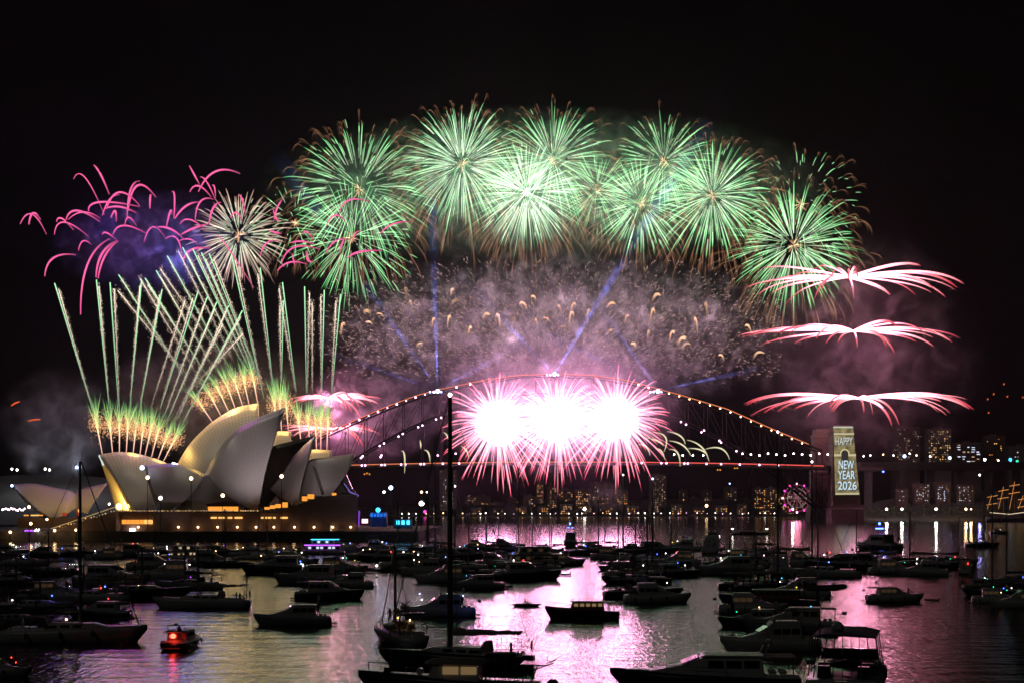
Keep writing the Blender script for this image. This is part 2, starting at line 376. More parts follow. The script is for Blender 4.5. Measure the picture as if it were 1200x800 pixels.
for p in pts: p.y = BY - 20.6
mb.tube(pts, .42, 4); obj("deck_light_string", mb, M["strip"], br)
mb = MB(); pts = [P(x, deck(x), BY) for x in range(690, 975, 15)]
for p in pts: p.y = BY - 20.6
mb.tube(pts, .42, 4); obj("deck_light_string", mb, M["stripr"], br)
mb = MB(); pts = [P(x, top(x) - .8, BY) + Vector((0, -15.2, 0)) for x in range(360, 950, 8)]
mb.tube(pts, .42, 4); obj("arch_light_string", mb, M["strip"], br)
DL = {}
def bridge_lamp(px, py, k, r, Y=BY - 21.5):
    if (k, r) not in DL: DL[(k, r)] = mesh_data("lamp", MB().ball((0, 0, 0), r, None, 8, 5), M[k])
    return share("lamp", DL[(k, r)], br, P(px, py, Y))
for x in (424, 428, 447, 451, 470, 475, 493, 497, 519, 538, 752, 775, 781, 802, 806, 828, 845, 867, 890, 912): bridge_lamp(x, deck(x), "lampp", .9)
for x in list(range(388, 520, 11)) + [535, 551]: bridge_lamp(x, top(x) - 1, "lampp", 1.0 if x % 2 else .7)
for x in list(range(748, 945, 12)): bridge_lamp(x, top(x) - 1, "lampo" if x % 3 else "lampp", .7)
for x in list(range(870, 975, 10)) + [790, 800, 812, 824]: bridge_lamp(x, 531 + (x % 3), "lampw", .75)
for px, py in ((511, 491), (517, 489), (490, 500), (495, 498), (467, 511), (472, 508), (445, 522), (450, 519), (446, 535), (447, 533), (425, 534), (423, 536), (513, 533), (534, 531), (822, 506), (825, 504), (843, 516), (845, 518), (798, 494), (804, 497), (863, 528)): bridge_lamp(px, py, "lampp", .9, BY - 15)
for px, py in ((427, 555), (430, 554), (433, 555), (841, 550), (844, 550), (861, 548), (864, 548)): bridge_lamp(px, py, "amber", .7, BY - 15)
for cx, cy_ in ((513, 459), (650, 439), (771, 459)):
    for d in (-9, -5, 0, 4): bridge_lamp(cx + d, cy_ - (0 if d else 1), "lampbw", 1.9 if d == 0 else .8, BY - 16)
def pylon(x0b, x1b, x0t, x1t, yt, Y, dp):
    mb = MB(); a = P(x0b, 612, Y); c = P(x1b, 612, Y); d = P(x0t, yt, Y); e = P(x1t, yt, Y); z0 = -1.5
    def ring(u, g=0):
        xl = lerp(a.x, d.x, u) - g; xr = lerp(c.x, e.x, u) + g; z = lerp(z0, d.z, u); dd = dp * (1 - .12 * u)
        return [(xl, Y - dd / 2 + dp / 2 - g, z), (xr, Y - dd / 2 + dp / 2 - g, z), (xr, Y + dd / 2 + dp / 2 + g, z), (xl, Y + dd / 2 + dp / 2 + g, z)]
    mb.loft([ring(0, 1.5), ring(.16, 1.5), ring(.165), ring(.52), ring(.525, .5), ring(.55, .5), ring(.555), ring(.9), ring(.905, .7), ring(.94, .7), ring(.945, -.8), ring(1, -.8)])
    return obj("end_tower", mb, M["granite"], br)
pylon(976, 1011, 976.5, 999.5, 498, BY - 28, 22); pylon(951, 976, 956, 975, 502, BY + 30, 22)
pylon(300, 332, 305, 328, 505, BY - 28, 22); pylon(318, 342, 322, 338, 508, BY + 30, 22)
# projected picture on the lit end tower (a screen of light with real letters)
PYL = BY - 30.5
def proj(col, s, nm): return emit(nm, col, s)
gm = emit("projected_yellow", (1, 1, 1), 1); g = gm.node_tree; e = [x for x in g.nodes if x.type == 'EMISSION'][0]
tc = g.nodes.new("ShaderNodeTexCoord"); nz = g.nodes.new("ShaderNodeTexNoise"); nz.inputs["Scale"].default_value = .22; nz.inputs["Detail"].default_value = 5
cr = g.nodes.new("ShaderNodeValToRGB"); cr.color_ramp.elements[0].position = .35; cr.color_ramp.elements[0].color = (.13, .10, .045, 1)
cr.color_ramp.elements[1].position = .65; cr.color_ramp.elements[1].color = (.40, .33, .16, 1)
g.links.new(tc.outputs["Object"], nz.inputs[0]); g.links.new(nz.outputs[0], cr.inputs[0]); g.links.new(cr.outputs[0], e.inputs[0])
courses(gm, 3.4, 1.5, .5)
mb = MB(); q = [P(979, 579.5, PYL), P(1007, 578.5, PYL), P(999.5, 499, PYL), P(976.5, 499, PYL)]
mb.add(q + [v + Vector((0, .25, 0)) for v in q], [(0, 1, 2, 3), (7, 6, 5, 4), (0, 4, 5, 1), (1, 5, 6, 2), (2, 6, 7, 3), (3, 7, 4, 0)])
pic = obj("projected_picture", mb, gm, br)
for (l0, r0, l1, r1, y0, y1, k) in ((977, 1000.5, 977.2, 1000.9, 507, 509, (.55, .5, .32)), (977.5, 1003, 977.6, 1003.2, 531.5, 534, (.6, .52, .3)), (976.6, 999.6, 976.7, 999.8, 499.3, 501, (.5, .55, .45)), (979, 1007, 979, 1007, 577, 579, (.55, .5, .3))):
    q = [P(l0, y1, PYL - .3), P(r0, y1, PYL - .3), P(r1, y0, PYL - .3), P(l1, y0, PYL - .3)]
    mb = MB(); mb.add(q, [(0, 1, 2, 3)]); obj("projected_band", mb, emit("projected_band", k, 1), pic)
mb = MB(); cpt = P(990, 533, PYL - .45); pts = [(-3.2, -6), (3.2, -6)] + [(3.2 * math.cos(a), 1.2 + 3.4 * math.sin(a)) for a in [math.pi * i / 10 for i in range(11)]]
mb.add([(cpt.x + x, cpt.y, cpt.z + z) for x, z in pts], [tuple(range(len(pts)))]); obj("arched_opening", mb, emit("projected_dark_arch", (.035, .03, .03), 1), pic)
mb = MB(); pts = [(cpt.x + 3.9 * math.cos(a), cpt.y - .1, cpt.z + 1.2 + 4.2 * math.sin(a)) for a in [math.pi * i / 12 for i in range(13)]]
mb.tube(pts, .5, 4); obj("arch_border", mb, emit("projected_arch_border", (.7, .6, .3), 1), pic)
def text(s, cx, cy_, hpx, wpx, mat, dy, name="lettering"):
    c = bpy.data.curves.new(name, 'FONT'); c.body = s; c.align_x = 'CENTER'; c.align_y = 'CENTER'; c.size = 1; c.extrude = .02; c.offset = .012
    o = bpy.data.objects.new(name, c); COL.objects.link(o); c.materials.append(mat); o.parent = pic
    p = P(cx, cy_, PYL - dy); o.location = p - ORI[pic]; o.rotation_euler = (R_(90), 0, 0)
    bpy.context.view_layer.update(); d = o.dimensions
    sx, sy = wpx * PYL / F / d.x, hpx * PYL / F / d.y
    me = bpy.data.meshes.new_from_object(o.evaluated_get(bpy.context.evaluated_depsgraph_get())); bpy.data.objects.remove(o)
    me.materials.clear(); me.materials.append(mat)
    q = bpy.data.objects.new(name, me); COL.objects.link(q); q.parent = pic; q.location = p - ORI[pic]; q.rotation_euler = (R_(90), 0, 0); q.scale = (sx, sy, 1); return q
LT = emit("projected_letters", (.62, .8, .9), 1.0); LD = emit("projected_letter_shadow", (.02, .05, .07), 1.0)
for s, cx, cy_, h, wd in (("HAPPY", 989, 517, 9, 20), ("NEW", 991.5, 544.5, 10, 18), ("YEAR", 992, 556.5, 10, 20), ("2026", 993, 569, 10, 22)):
    text(s, cx + .8, cy_ + .8, h, wd, LD, .5, "letter_shadow"); text(s, cx, cy_, h, wd, LT if s != "HAPPY" else emit("projected_happy", (.6, .62, .55), 1), .8)
mb = MB(); q = [P(951, 527, BY + 28), P(957, 527, BY + 28), P(958, 503, BY + 28), P(955, 503, BY + 28)]
# warm uplight on the rear tower
lamp("tower_uplight", P(953, 545, BY - 5), 60000, (1, .45, .1), 1, 40, P(957, 500, BY + 32), .8, br)
# approach viaduct
via = thing("viaduct", "long dark approach viaduct running right from the lettered end tower", "viaduct", P(1110, 560, BY + 150))
mb = MB(); a, c = P(1006, 541, BY + 190), P(1290, 541, BY + 460)
mb.loft([[(q_.x, q_.y - 12, q_.z - 9), (q_.x, q_.y + 12, q_.z - 9), (q_.x, q_.y + 12, q_.z), (q_.x, q_.y - 12, q_.z)] for q_ in (a, (a + c) / 2, c)]); obj("deck", mb, M["land"], via)
for i in range(9):
    q_ = lerp(a, c, (i + .3) / 8.6); mb = MB(); mb.box(q_.x - 2.5, q_.x + 2.5, q_.y - 8, q_.y + 8, 0, q_.z - 8.9); obj("pier", mb, M["land"], via)
for i, (px, py, k, r) in enumerate(((1012, 534, "lampw", .7), (1020, 533, "lampw", .7), (1035, 532, "lampo", .8), (1047, 533, "lampw", .8), (1060, 534, "lampbw", 1.8), (1066, 531, "lampw", .8), (1074, 533, "lampo", .9), (1113, 536, "lampbw", 1.7), (1154, 538, "lampw", 1.5), (1184, 538, "lampc", 2), (1192, 540, "lampg", 1.4), (1170, 539, "lampw", .8), (1090, 534, "lampw", .9), (1148, 556, "lampw", 1.0), (1035, 552, "lampb", 1.0))):
    t = (px - 1008) / (1290 - 1008); Yq = lerp(BY + 190, BY + 460, t) - 14
    share("lamp", mesh_data("lamp", MB().ball((0, 0, 0), r, None, 8, 5), M[k]), via, P(px, py, Yq))
lamp("viaduct_lamp_light", P(1148, 592, 1500), 5200, (.35, .3, 1), 1.2); lamp("wheel_light", P(934, 590, 1780), 9000, (1, .25, .4), 5)
# ferris wheel on the far foreshore
fw = thing("ferris_wheel", "small ferris wheel lit pink and white beside the bridge tower on the far shore", "ferris wheel", P(934, 601, 1800))
c = P(934, 583, 1800); rad = 15.5
for rr, k in ((rad, "lampm"), (rad * .72, "lampw")):
    obj("rim", MB().tube([c + Vector((rr * math.cos(a), 0, rr * math.sin(a))) for a in [2 * math.pi * i / 32 for i in range(33)]], .3, 4), emit("wheel_rim_" + k, (.8, .1, .25) if k == "lampm" else (.6, .35, .4), .55), fw)
for i in range(12):
    a = 2 * math.pi * i / 12; d = Vector((math.cos(a), 0, math.sin(a)))
    obj("spoke", MB().tube([c, c + d * rad], .25, 4), emit("wheel_spoke", (.7, .12, .22) if i % 2 else (.8, .5, .5), .5), fw)
    obj("gondola", MB().ball(c + d * (rad + 1.2), 1.1, None, 6, 4), M["lampm"] if i % 3 else M["lampp"], fw)
obj("support", MB().tube([c, (c.x - 7, 1800, 2), ], .5, 4), M["steel"], fw); obj("support", MB().tube([c, (c.x + 7, 1800, 2)], .5, 4), M["steel"], fw)

# ------------------------------------------------------------------ opera house
OY = 700.0
op = thing("opera_house", "concert hall of tall white tiled shells on a long granite podium at the water", "concert hall", P(270, 622, 650))
def catmull(pts, nseg=26):
    pts = [Vector((p[0], p[1], 0)) for p in pts]; pp = [pts[0] * 2 - pts[1]] + pts + [pts[-1] * 2 - pts[-2]]; d = []
    for i in range(1, len(pp) - 2):
        for k in range(10):
            t = k / 10; p0, p1, p2, p3 = pp[i - 1:i + 3]
            d.append(.5 * ((2 * p1) + (p2 - p0) * t + (2 * p0 - 5 * p1 + 4 * p2 - p3) * t * t + (3 * p1 - p0 - 3 * p2 + p3) * t ** 3))
    d.append(pts[-1]); L = [0]
    for a, b_ in zip(d, d[1:]): L.append(L[-1] + (b_ - a).length)
    out = []; j = 0
    for i in range(nseg + 1):
        s = L[-1] * i / nseg
        while j < len(L) - 2 and L[j + 1] < s: j += 1
        out.append(lerp(d[j], d[j + 1], (s - L[j]) / max(1e-6, L[j + 1] - L[j])))
    return out
def shell(ridge_px, foot, Yc, Wn, farfoot, bow0=(0, 0), bow1=(0, 0), mat=TILE, name="shell", thick=.9, far=True, parent=op):
    rd = catmull(ridge_px); n = len(rd); ns = 16; res = []
    for side, ft in ((-1, foot), (1, farfoot)):
        if side == 1 and not far: continue
        mb = MB(); grid = []
        for i, r in enumerate(rd):
            t = i / (n - 1); row = []
            for j in range(ns + 1):
                s = j / ns; bx = lerp(bow0[0], bow1[0], t) * 4 * s * (1 - s); by = lerp(bow0[1], bow1[1], t) * 4 * s * (1 - s)
                if side == 1: bx *= .6
                px = lerp(ft[0], r.x, s) + bx; py = lerp(ft[1], r.y, s) + by
                Y = Yc + side * Wn * (math.cos(s * math.pi / 2) ** .85 + .25 * math.sin(s * math.pi))
                row.append(P(px, py, Y)); mb.uv[i * (ns + 1) + j] = (t, s)
            grid.append(row)
        vs = [p for r in grid for p in r]; fs = []; nn = ns + 1
        for i in range(n - 1):
            for j in range(ns):
                q = (i * nn + j, (i + 1) * nn + j, (i + 1) * nn + j + 1, i * nn + j + 1); fs.append(q if side == 1 else q[::-1])
        mb.add(vs, fs); o = obj(name, mb, mat, parent, True); md = o.modifiers.new("thick", 'SOLIDIFY'); md.thickness = thick; md.offset = 0
        res.append(o)
    return res
# western hall, behind
shell([(236, 590), (216, 556), (195, 543), (165, 533), (140, 530), (116, 533)], (159, 598), 750, 20, (137, 598), (0, -3), (1.5, 2))
shell([(206, 550), (212, 538), (225, 518), (250, 494), (278, 478), (303, 473)], (283, 600), 760, 22, (258, 600), (-6, -8), (6, 0))
shell([(298, 540), (308, 520), (320, 507), (341, 506)], (322, 598), 760, 15, (310, 598), (-4, -4), (5, 0))
shell([(338, 560), (350, 541), (362, 528), (389, 528)], (364, 596), 760, 12, (354, 596), (-4, -4), (5, 0))
# eastern hall, in front
shell([(241, 557), (226, 550), (200, 543.5), (170, 546)], (196, 599), 700, 17, (186, 599), (4, 3), (-2, 3))
shell([(241, 557), (252, 535), (273, 508), (300, 491), (318, 484), (334, 478)], (303, 599), 700, 21, (285, 599), (-2, 5), (-5, 4))
shell([(316, 572), (331, 554), (345, 535), (357, 522), (370, 511)], (349, 592), 704, 14, (338, 592), (-1, 2), (-3, 2))
shell([(350, 580), (357, 556), (362, 540), (385, 536), (416, 532)], (386, 581), 706, 11, (374, 581), (-2, 0), (3, 1))
# bronze sheets: painted shade beside the tall shell, a shell gap, a glass wall
def wall(pts, Y, mat, name, th=1.2):
    mb = MB(); n_ = len(pts); f = [P(x, y, Y) for x, y in pts]; b_ = [p + Vector((0, th, 0)) for p in f]
    mb.add(f + b_, [tuple(range(n_)), tuple(range(2 * n_ - 1, n_ - 1, -1))] + [(i, n_ + i, n_ + (i + 1) % n_, (i + 1) % n_) for i in range(n_)]); return obj(name, mb, mat, op)
shell([(305, 575), (311, 545), (317, 525), (341, 517), (369, 510.5)], (309, 599), 712, 9, (300, 599), (1, 0), (-8, 14), M["bronze_and_shade"], "glass_and_shade_wall", .5)  # shadow cast by the tall shell, put in as a dark sheet
# side infill shells between main pair
shell([(241, 557.5), (241.5, 557.2)], (204, 598), 698, 12, (210, 598), (2, 0), (2, 0), TILE, "side_shell", .5, False)
mb = MB(); q = [P(241, 558, 694), P(206, 598, 684), P(241, 598, 681), P(288, 598, 684)]
mb.add(q + [p + Vector((0, 1, 0)) for p in q], [(0, 1, 2), (0, 2, 3), (4, 6, 5), (4, 7, 6), (0, 4, 5, 1), (1, 5, 6, 2), (2, 6, 7, 3), (3, 7, 4, 0)]); 
for i in range(8): mb.uv[i] = ((0, 1), (0, 0), (.5, 0), (1, 0))[i % 4]
obj("side_shell", mb, TILE, op)
wall([(366, 545), (370, 548), (380, 578), (377, 580)], 692, M["bronze_and_shade"], "glass_and_shade_wall")  # dark sheet stands for the gap between infill and shell
wall([(404, 551), (413, 572), (420, 581), (388, 581)], 707, M["bronze_and_shade"], "glass_and_shade_wall")
# golden ribs inside the left mouth
for i in range(8):
    u = (i + .5) / 8; a = P(lerp(118.5, 124, u), lerp(537, 541, u), lerp(762, 742, u)); c = P(lerp(137, 157, u), 597, lerp(766, 734, u))
    obj("rib", MB().tube([a, lerp(a, c, .5) + Vector((.6, 0, .3)), c], .55, 5), M["concrete"], op)
wall([(119, 538), (136, 598), (158, 598), (126, 545)], 768, M["concrete"], "rib_vault")
lamp("mouth_flood", P(141, 594, 742), 26000, (1, .62, .14), 1, None, None, .6, op)
obj("flood_lamp", MB().ball(P(139.5, 593, 740), 1.6), emit("mouth_flood_glow", (1, .75, .25), 5), op)
obj("flood_lamp", MB().ball(P(151, 592, 738), .9), emit("mouth_flood_glow_small", (1, .6, .15), 2.5), op)
obj("flood_lamp", MB().ball(P(166.5, 547.5, 690), 1.0), M["lampbw"], op); obj("flood_lamp", MB().ball(P(203.5, 543.5, 720), .9), M["lampw"], op); obj("flood_lamp", MB().ball(P(207, 544, 720), .6), M["lampw"], op)
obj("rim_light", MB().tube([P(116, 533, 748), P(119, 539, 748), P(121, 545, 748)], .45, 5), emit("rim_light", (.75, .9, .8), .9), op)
# podium
mb = MB(); pod = [(60, 622), (137, 598.5), (325, 598.5), (345, 592), (378, 581), (414, 578), (419, 582), (420, 622), (440, 629), (60, 629)]
fr = []; bk = []
for x, y in pod: p = P(x, y, 650); fr.append(p); bk.append(p + Vector((-16, 110, 0)))
n_ = len(pod); mb.add(fr + bk, [tuple(range(n_)), tuple(range(2 * n_ - 1, n_ - 1, -1))] + [(i, n_ + i, n_ + (i + 1) % n_, (i + 1) % n_) for i in range(n_)])
obj("podium", mb, M["podium"], op)
mb = MB(); a = P(-60, 622, 640); c = P(490, 622, 640); mb.box(a.x, c.x, 640, 645, -2, a.z); mb.box(a.x, c.x, 645, 860, -2, a.z - .2)
tag(obj("sea_wall", mb, M["seawall"]), "long dark stone sea wall below the concert hall podium", "sea wall")
mb = MB(); a = P(60, 623, 648); c = P(138, 598, 648); pts = [a, c]
for k in range(2): obj("stair_rail_light", MB().tube([p + Vector((0, -1 - k * .3, k * 2.2)) for p in (P(55 + k * 6, 625, 648), P(138, 599, 648))], .16, 4), emit("stair_glow", (.9, .6, .25), .5), op)
mb = MB()
for i in range(22):
    u = i / 22; p = lerp(P(58, 623, 646), P(138, 599, 646), u); q_ = lerp(P(58, 623, 646), P(138, 599, 646), (i + 1) / 22); mb.box(p.x, q_.x, 643, 649.9, 4.2, q_.z)
obj("grand_steps", mb, M["podium"], op)
PW = {}
for x in (114, 138, 162, 209, 232, 255, 278, 300, 321, 345, 368, 390, 411):
    p = P(x, 617, 648.5)
    obj("wall_lamp", MB().ball(p, .42), M["lampo"], op); lamp("wall_lamp_light", p + Vector((0, -1.2, -.3)), 60, (1, .55, .28), .3, None, None, .5, op)
def lit(x0, x1, y0, y1, k, Y=648.8, nm="window"): mb = MB(); a = P(x0, y1, Y); c = P(x1, y0, Y); mb.box(a.x, c.x, Y - .3, Y + .5, a.z, c.z); return obj(nm, mb, M[k], op)
for i in range(7): lit(143 + i * 5.2, 147.4 + i * 5.2, 608.5, 613.5, "amber" if i < 5 else "warm")
for x0, x1 in ((247, 254), (256, 264), (267, 272), (275, 284), (306, 309), (311, 318), (320, 323), (329, 337)): lit(x0, x1, 605, 607.2, "warm")
for x0, x1 in ((244, 250.5), (251, 258), (258.5, 266), (266.5, 273), (273.5, 279)): lit(x0, x1, 593, 598.8, "amber", 672)
for (x0, x1, y0, y1) in ((310, 316, 593.5, 596.5), (316.5, 322, 591.5, 595.5), (322.5, 329, 590, 594.5), (331, 337, 588, 594), (354, 360, 581, 586.5), (360.5, 368, 578.5, 584), (389, 394, 577, 580)): lit(x0, x1, y0, y1, "amber", 672)
for x0, x1, k in ((120, 128, "cool"), (152, 158, "lampw"), (387, 389, "soft")): lit(x0, x1, 619 if k != "soft" else 615, 621.5, k)
mb = MB(); q = [P(241, 590, 671), P(272, 585.5, 671), P(284, 592.5, 671), P(283, 593, 671), P(243, 593, 671)]
mb.add(q + [p + Vector((0, 8, 0)) for p in q], [(0, 1, 2, 3, 4), (9, 8, 7, 6, 5)] + [(i, 5 + i, 5 + (i + 1) % 5, (i + 1) % 5) for i in range(5)]); obj("canopy", mb, M["podium"], op)
BULB = {k: mesh_data("concourse_lamp", MB().ball((0, 0, 0), .28, None, 6, 4), M[k]) for k in ("warm", "soft", "dimw")}
rb = random.Random(3)
for i in range(80):
    x = 140 + i * 2.05 + rb.uniform(-.8, .8); share("concourse_lamp", BULB[rb.choice(("warm", "soft", "dimw", "soft"))], op, P(x, 598.2 + rb.uniform(-.5, .3), 652))
for x0 in range(20): share("concourse_lamp", BULB[rb.choice(("warm", "soft"))], op, P(lerp(70, 137, x0 / 20), lerp(619, 599, x0 / 20) - rb.uniform(0, 3), 649))
obj("parapet", MB().tube([P(137, 600.3, 649.4), P(325, 600.3, 649.4)], .45, 4), M["podium"], op)
obj("lookout_frame", MB().tube([P(403, 566, 690), P(410, 576, 690), P(420, 580, 690), P(416, 585, 690)], .35, 5), emit("violet_glow_frame", (.2, .12, .5), .8), op)
obj("strut", MB().tube([P(400, 563, 690), P(409, 575, 690)], .3, 5), M["steel"], op)
obj("strut", MB().tube([P(400, 577, 690), P(420, 580, 690)], .3, 5), M["steel"], op)
# floodlights on the shells
def flood(px, py, Y, tgt, power, col, ang): lamp("shell_flood", P(px, py, Y), power, col, 2, ang, P(*tgt), .9, op)
flood(310, 600, 560, (290, 530, 695), 260000, (1, .82, .9), 19)
flood(180, 640, 560, (212, 566, 695), 66000, (1, .8, .96), 15)
flood(150, 596, 690, (150, 560, 735), 9000, (1, .82, .62), 46)
flood(345, 545, 560, (354, 552, 700), 70000, (1, .82, .92), 14)
flood(400, 545, 560, (392, 556, 700), 60000, (1, .8, .84), 15)
# gold light on the western shells comes from the mines burning above them
# restaurant
rest = thing("harbour_restaurant", "small pair of low shell roofs at the left behind the mast", "restaurant", P(75, 610, 800))
def rshell(*a, **k): return shell(*a, parent=rest, **k)
rshell([(92, 592), (86, 577), (66, 572), (40, 567), (15, 568)], (63, 608), 820, 12, (50, 606), (2, 1), (-2, 2))
rshell([(78, 592), (88, 577), (104, 571), (125, 566.5)], (103, 601), 824, 10, (92, 600), (-1, 1), (-3, 3))
mb = MB(); a = P(20, 622, 800); c = P(125, 605, 800); mb.box(a.x, c.x, 800, 845, a.z - 3, P(0, 606, 800).z); obj("plinth", mb, M["podium"], rest)
for x0, x1, k in ((73, 78, "lampr"), (90, 95, "lampr"), (47, 50, "amber"), (28, 34, "amber"), (36, 46, "warm")):
    mb = MB(); a = P(x0, 604, 797); c = P(x1, 600 if k == "lampr" else 602.5, 797); mb.box(a.x, c.x, 797, 797.4, a.z, c.z); obj("window", mb, emit("red_glass_glow", (.7, .08, .03), .5) if k == "lampr" else M[k], rest)
obj("flood_lamp", MB().ball(P(14, 568.5, 815), .7), M["lampbw"], rest); obj("flood_lamp", MB().ball(P(93, 598, 798), .9), emit("restaurant_red_lamp", (1, .25, .08), 4), rest)
flood(70, 616, 700, (70, 588, 815), 36000, (1, .7, .55), 22)
# left forecourt lights
for px, py, k, r in ((12, 623, "lampo", .8), (36, 613, "lampo", .9), (64, 621, "lampo", .8), (89, 620.5, "lampo", .7), (34, 593.5, "lampo", .9), (55, 608, "lampo", .7), (128, 590, "lampw", .6)):
    lamp("street_lamp_light", P(px, py, 636), 260, (1, .62, .3), .6)
    street_lamp(px, py, 640, k, "warm globe lamp on the forecourt left of the podium", r * .7, "forecourt lamps", 4)
for px, py, nm in ((43, 620, "violet"), (33, 622, "v"), (10, 596, "w")): pass
t = thing("neon_sign", "small violet and white strip lights on the forecourt kiosk", "lights", P(38, 623, 640))
for i in range(6): obj("tube_light", MB().tube([P(29 + i * 3, 621.5, 639), P(31 + i * 3, 621 - (i > 3) * 1.5, 639)], .25, 4), M["lampv"] if i < 4 else M["lampw"], t)
t = thing("neon_sign", "row of small white and violet bulbs left of the restaurant shells", "lights", P(18, 596, 800))
for i in range(14): obj("bulb", MB().ball(P(3 + i * 2, 596 + rb.uniform(-1.5, 1.5), 800), .45, None, 6, 4), M["lampp"] if i % 3 else M["lampw"], t)
# tall forecourt/promenade lamp masts seen before the podium
for px, py, yb in ((173, 559, 624), (224, 560, 624), (188, 583, 624), (261, 580, 624), (330, 557.5, 622)):
    street_lamp(px, py, 635, "lampo" if px != 188 else "lampw", {173: "tall promenade lamp before the left white shells", 224: "tall promenade lamp left of the tallest shell", 188: "short promenade lamp before the left white shells", 261: "short promenade lamp below the tallest shell", 330: "tall promenade lamp between the two right shells"}[px], .75, "promenade lamps before the podium", (yb - py) / F * 635)
# blue pavilion and cyan panels at the point
t = thing("pavilion", "blue lit pavilion with a round lamp on its roof at the end of the point", "pavilion", P(444, 617, 640))
mb = MB(); a = P(433, 614, 640); c = P(453, 600, 640); mb.box(a.x, c.x, 641, 649, a.z - 1, c.z, .4, .4); obj("wall", mb, pbr("pavilion_blue_wall", (.05, .1, .3), .6), t)
for i in range(5): mb = MB(); a = P(434 + i * 3.8, 605, 640); c = P(436.6 + i * 3.8, 600.5 + (i % 2), 640); mb.box(a.x, c.x, 640.5, 640.9, a.z, c.z); obj("lit_panel", mb, emit("pavilion_panel", (.02, .2, .9), .9), t)
obj("roof_lamp", MB().ball(P(443, 597, 640), 1.0), M["lampc"], t); mb = MB(); a = P(424, 612.5, 640); c = P(431, 607.5, 640); mb.box(a.x, c.x, 640, 640.6, a.z, c.z)
obj("bright_screen", mb, emit("pavilion_screen", (1, .55, .6), 2.2), t); lamp("pavilion_light", P(443, 603, 634), 120, (.1, .25, 1), 1, None, None, .5, t)
obj("violet_tube", MB().tube([P(421, 598, 646), P(420.5, 615, 646)], .25, 4), emit("violet_tube", (.3, .05, .8), 1), t)
t = thing("lit_kiosk", "low kiosk with three cyan lit panels right of the blue pavilion", "kiosk", P(472, 617, 640))
mb = MB(); a = P(461, 616, 640); c = P(482, 608, 640); mb.box(a.x, c.x, 641, 646, a.z - 1, c.z); obj("wall", mb, pbr("kiosk_wall", (.05, .1, .16), .6), t)
for i in range(3): obj("lit_panel", MB().box(*[v for v in (P(464.5 + i * 6, 0, 640).x, P(468 + i * 6, 0, 640).x, 640.4, 640.8, P(0, 614, 640).z, P(0, 609.3, 640).z)]), M["lampc"], t)
for px, py, k, r in ((458, 571, "lampbw", .9), (450, 576, "lampw", .5), (494, 589.5, "lampw", 1.0), (494, 576, "lampo", .5)):
    lamp("street_lamp_light", P(px, py, 637), 500, (.7, .75, 1), .6)
    street_lamp(px, py, 640, k, "tall slim harbour light on the point right of the shells", r, "lamp masts on the point", (618 - py) / F * 640)
exec_parts = []
# ------------------------------------------------------------------ fireworks
def mixc(stops, t):
    for (a, ca), (b_, cb) in zip(stops, stops[1:]):
        if t <= b_:
            u = max(0, (t - a) / (b_ - a)); return tuple(lerp(x, y, u) for x, y in zip(ca, cb))
    return stops[-1][1]
def sphere_dirs(n, rnd):
    out = []
    for i in range(n):
        z = 1 - 2 * (i + .5) / n; a = i * 2.39996 + rnd.uniform(-.25, .25); z += rnd.uniform(-.04, .04); z = max(-1, min(1, z)); r = math.sqrt(1 - z * z)
        out.append(Vector((r * math.cos(a), r * math.sin(a), z)))
    return out
def trail(mb, c, d, R, G, t0, t1, stops, wd, k=2.2, n=7, bright=1.0):
    """path of one burning star: launched from c along d, slowed by air and pulled down"""
    pts = []; cs = []; ws = []
    for i in range(n):
        u = i / (n - 1); t = lerp(t0, t1, u)
        p = c + d * (R * (1 - math.exp(-k * t)) / (1 - math.exp(-k))) - Vector((0, 0, G * t * t)); pts.append(p)
        cc = mixc(stops, u); cs.append(tuple(x * bright for x in cc)); ws.append(wd * (.55 + .9 * math.sin(math.pi * min(1, .18 + .8 * u))) if u < .98 else wd * .2)
    mb.tube(pts, ws, 3, cs)
LG = []
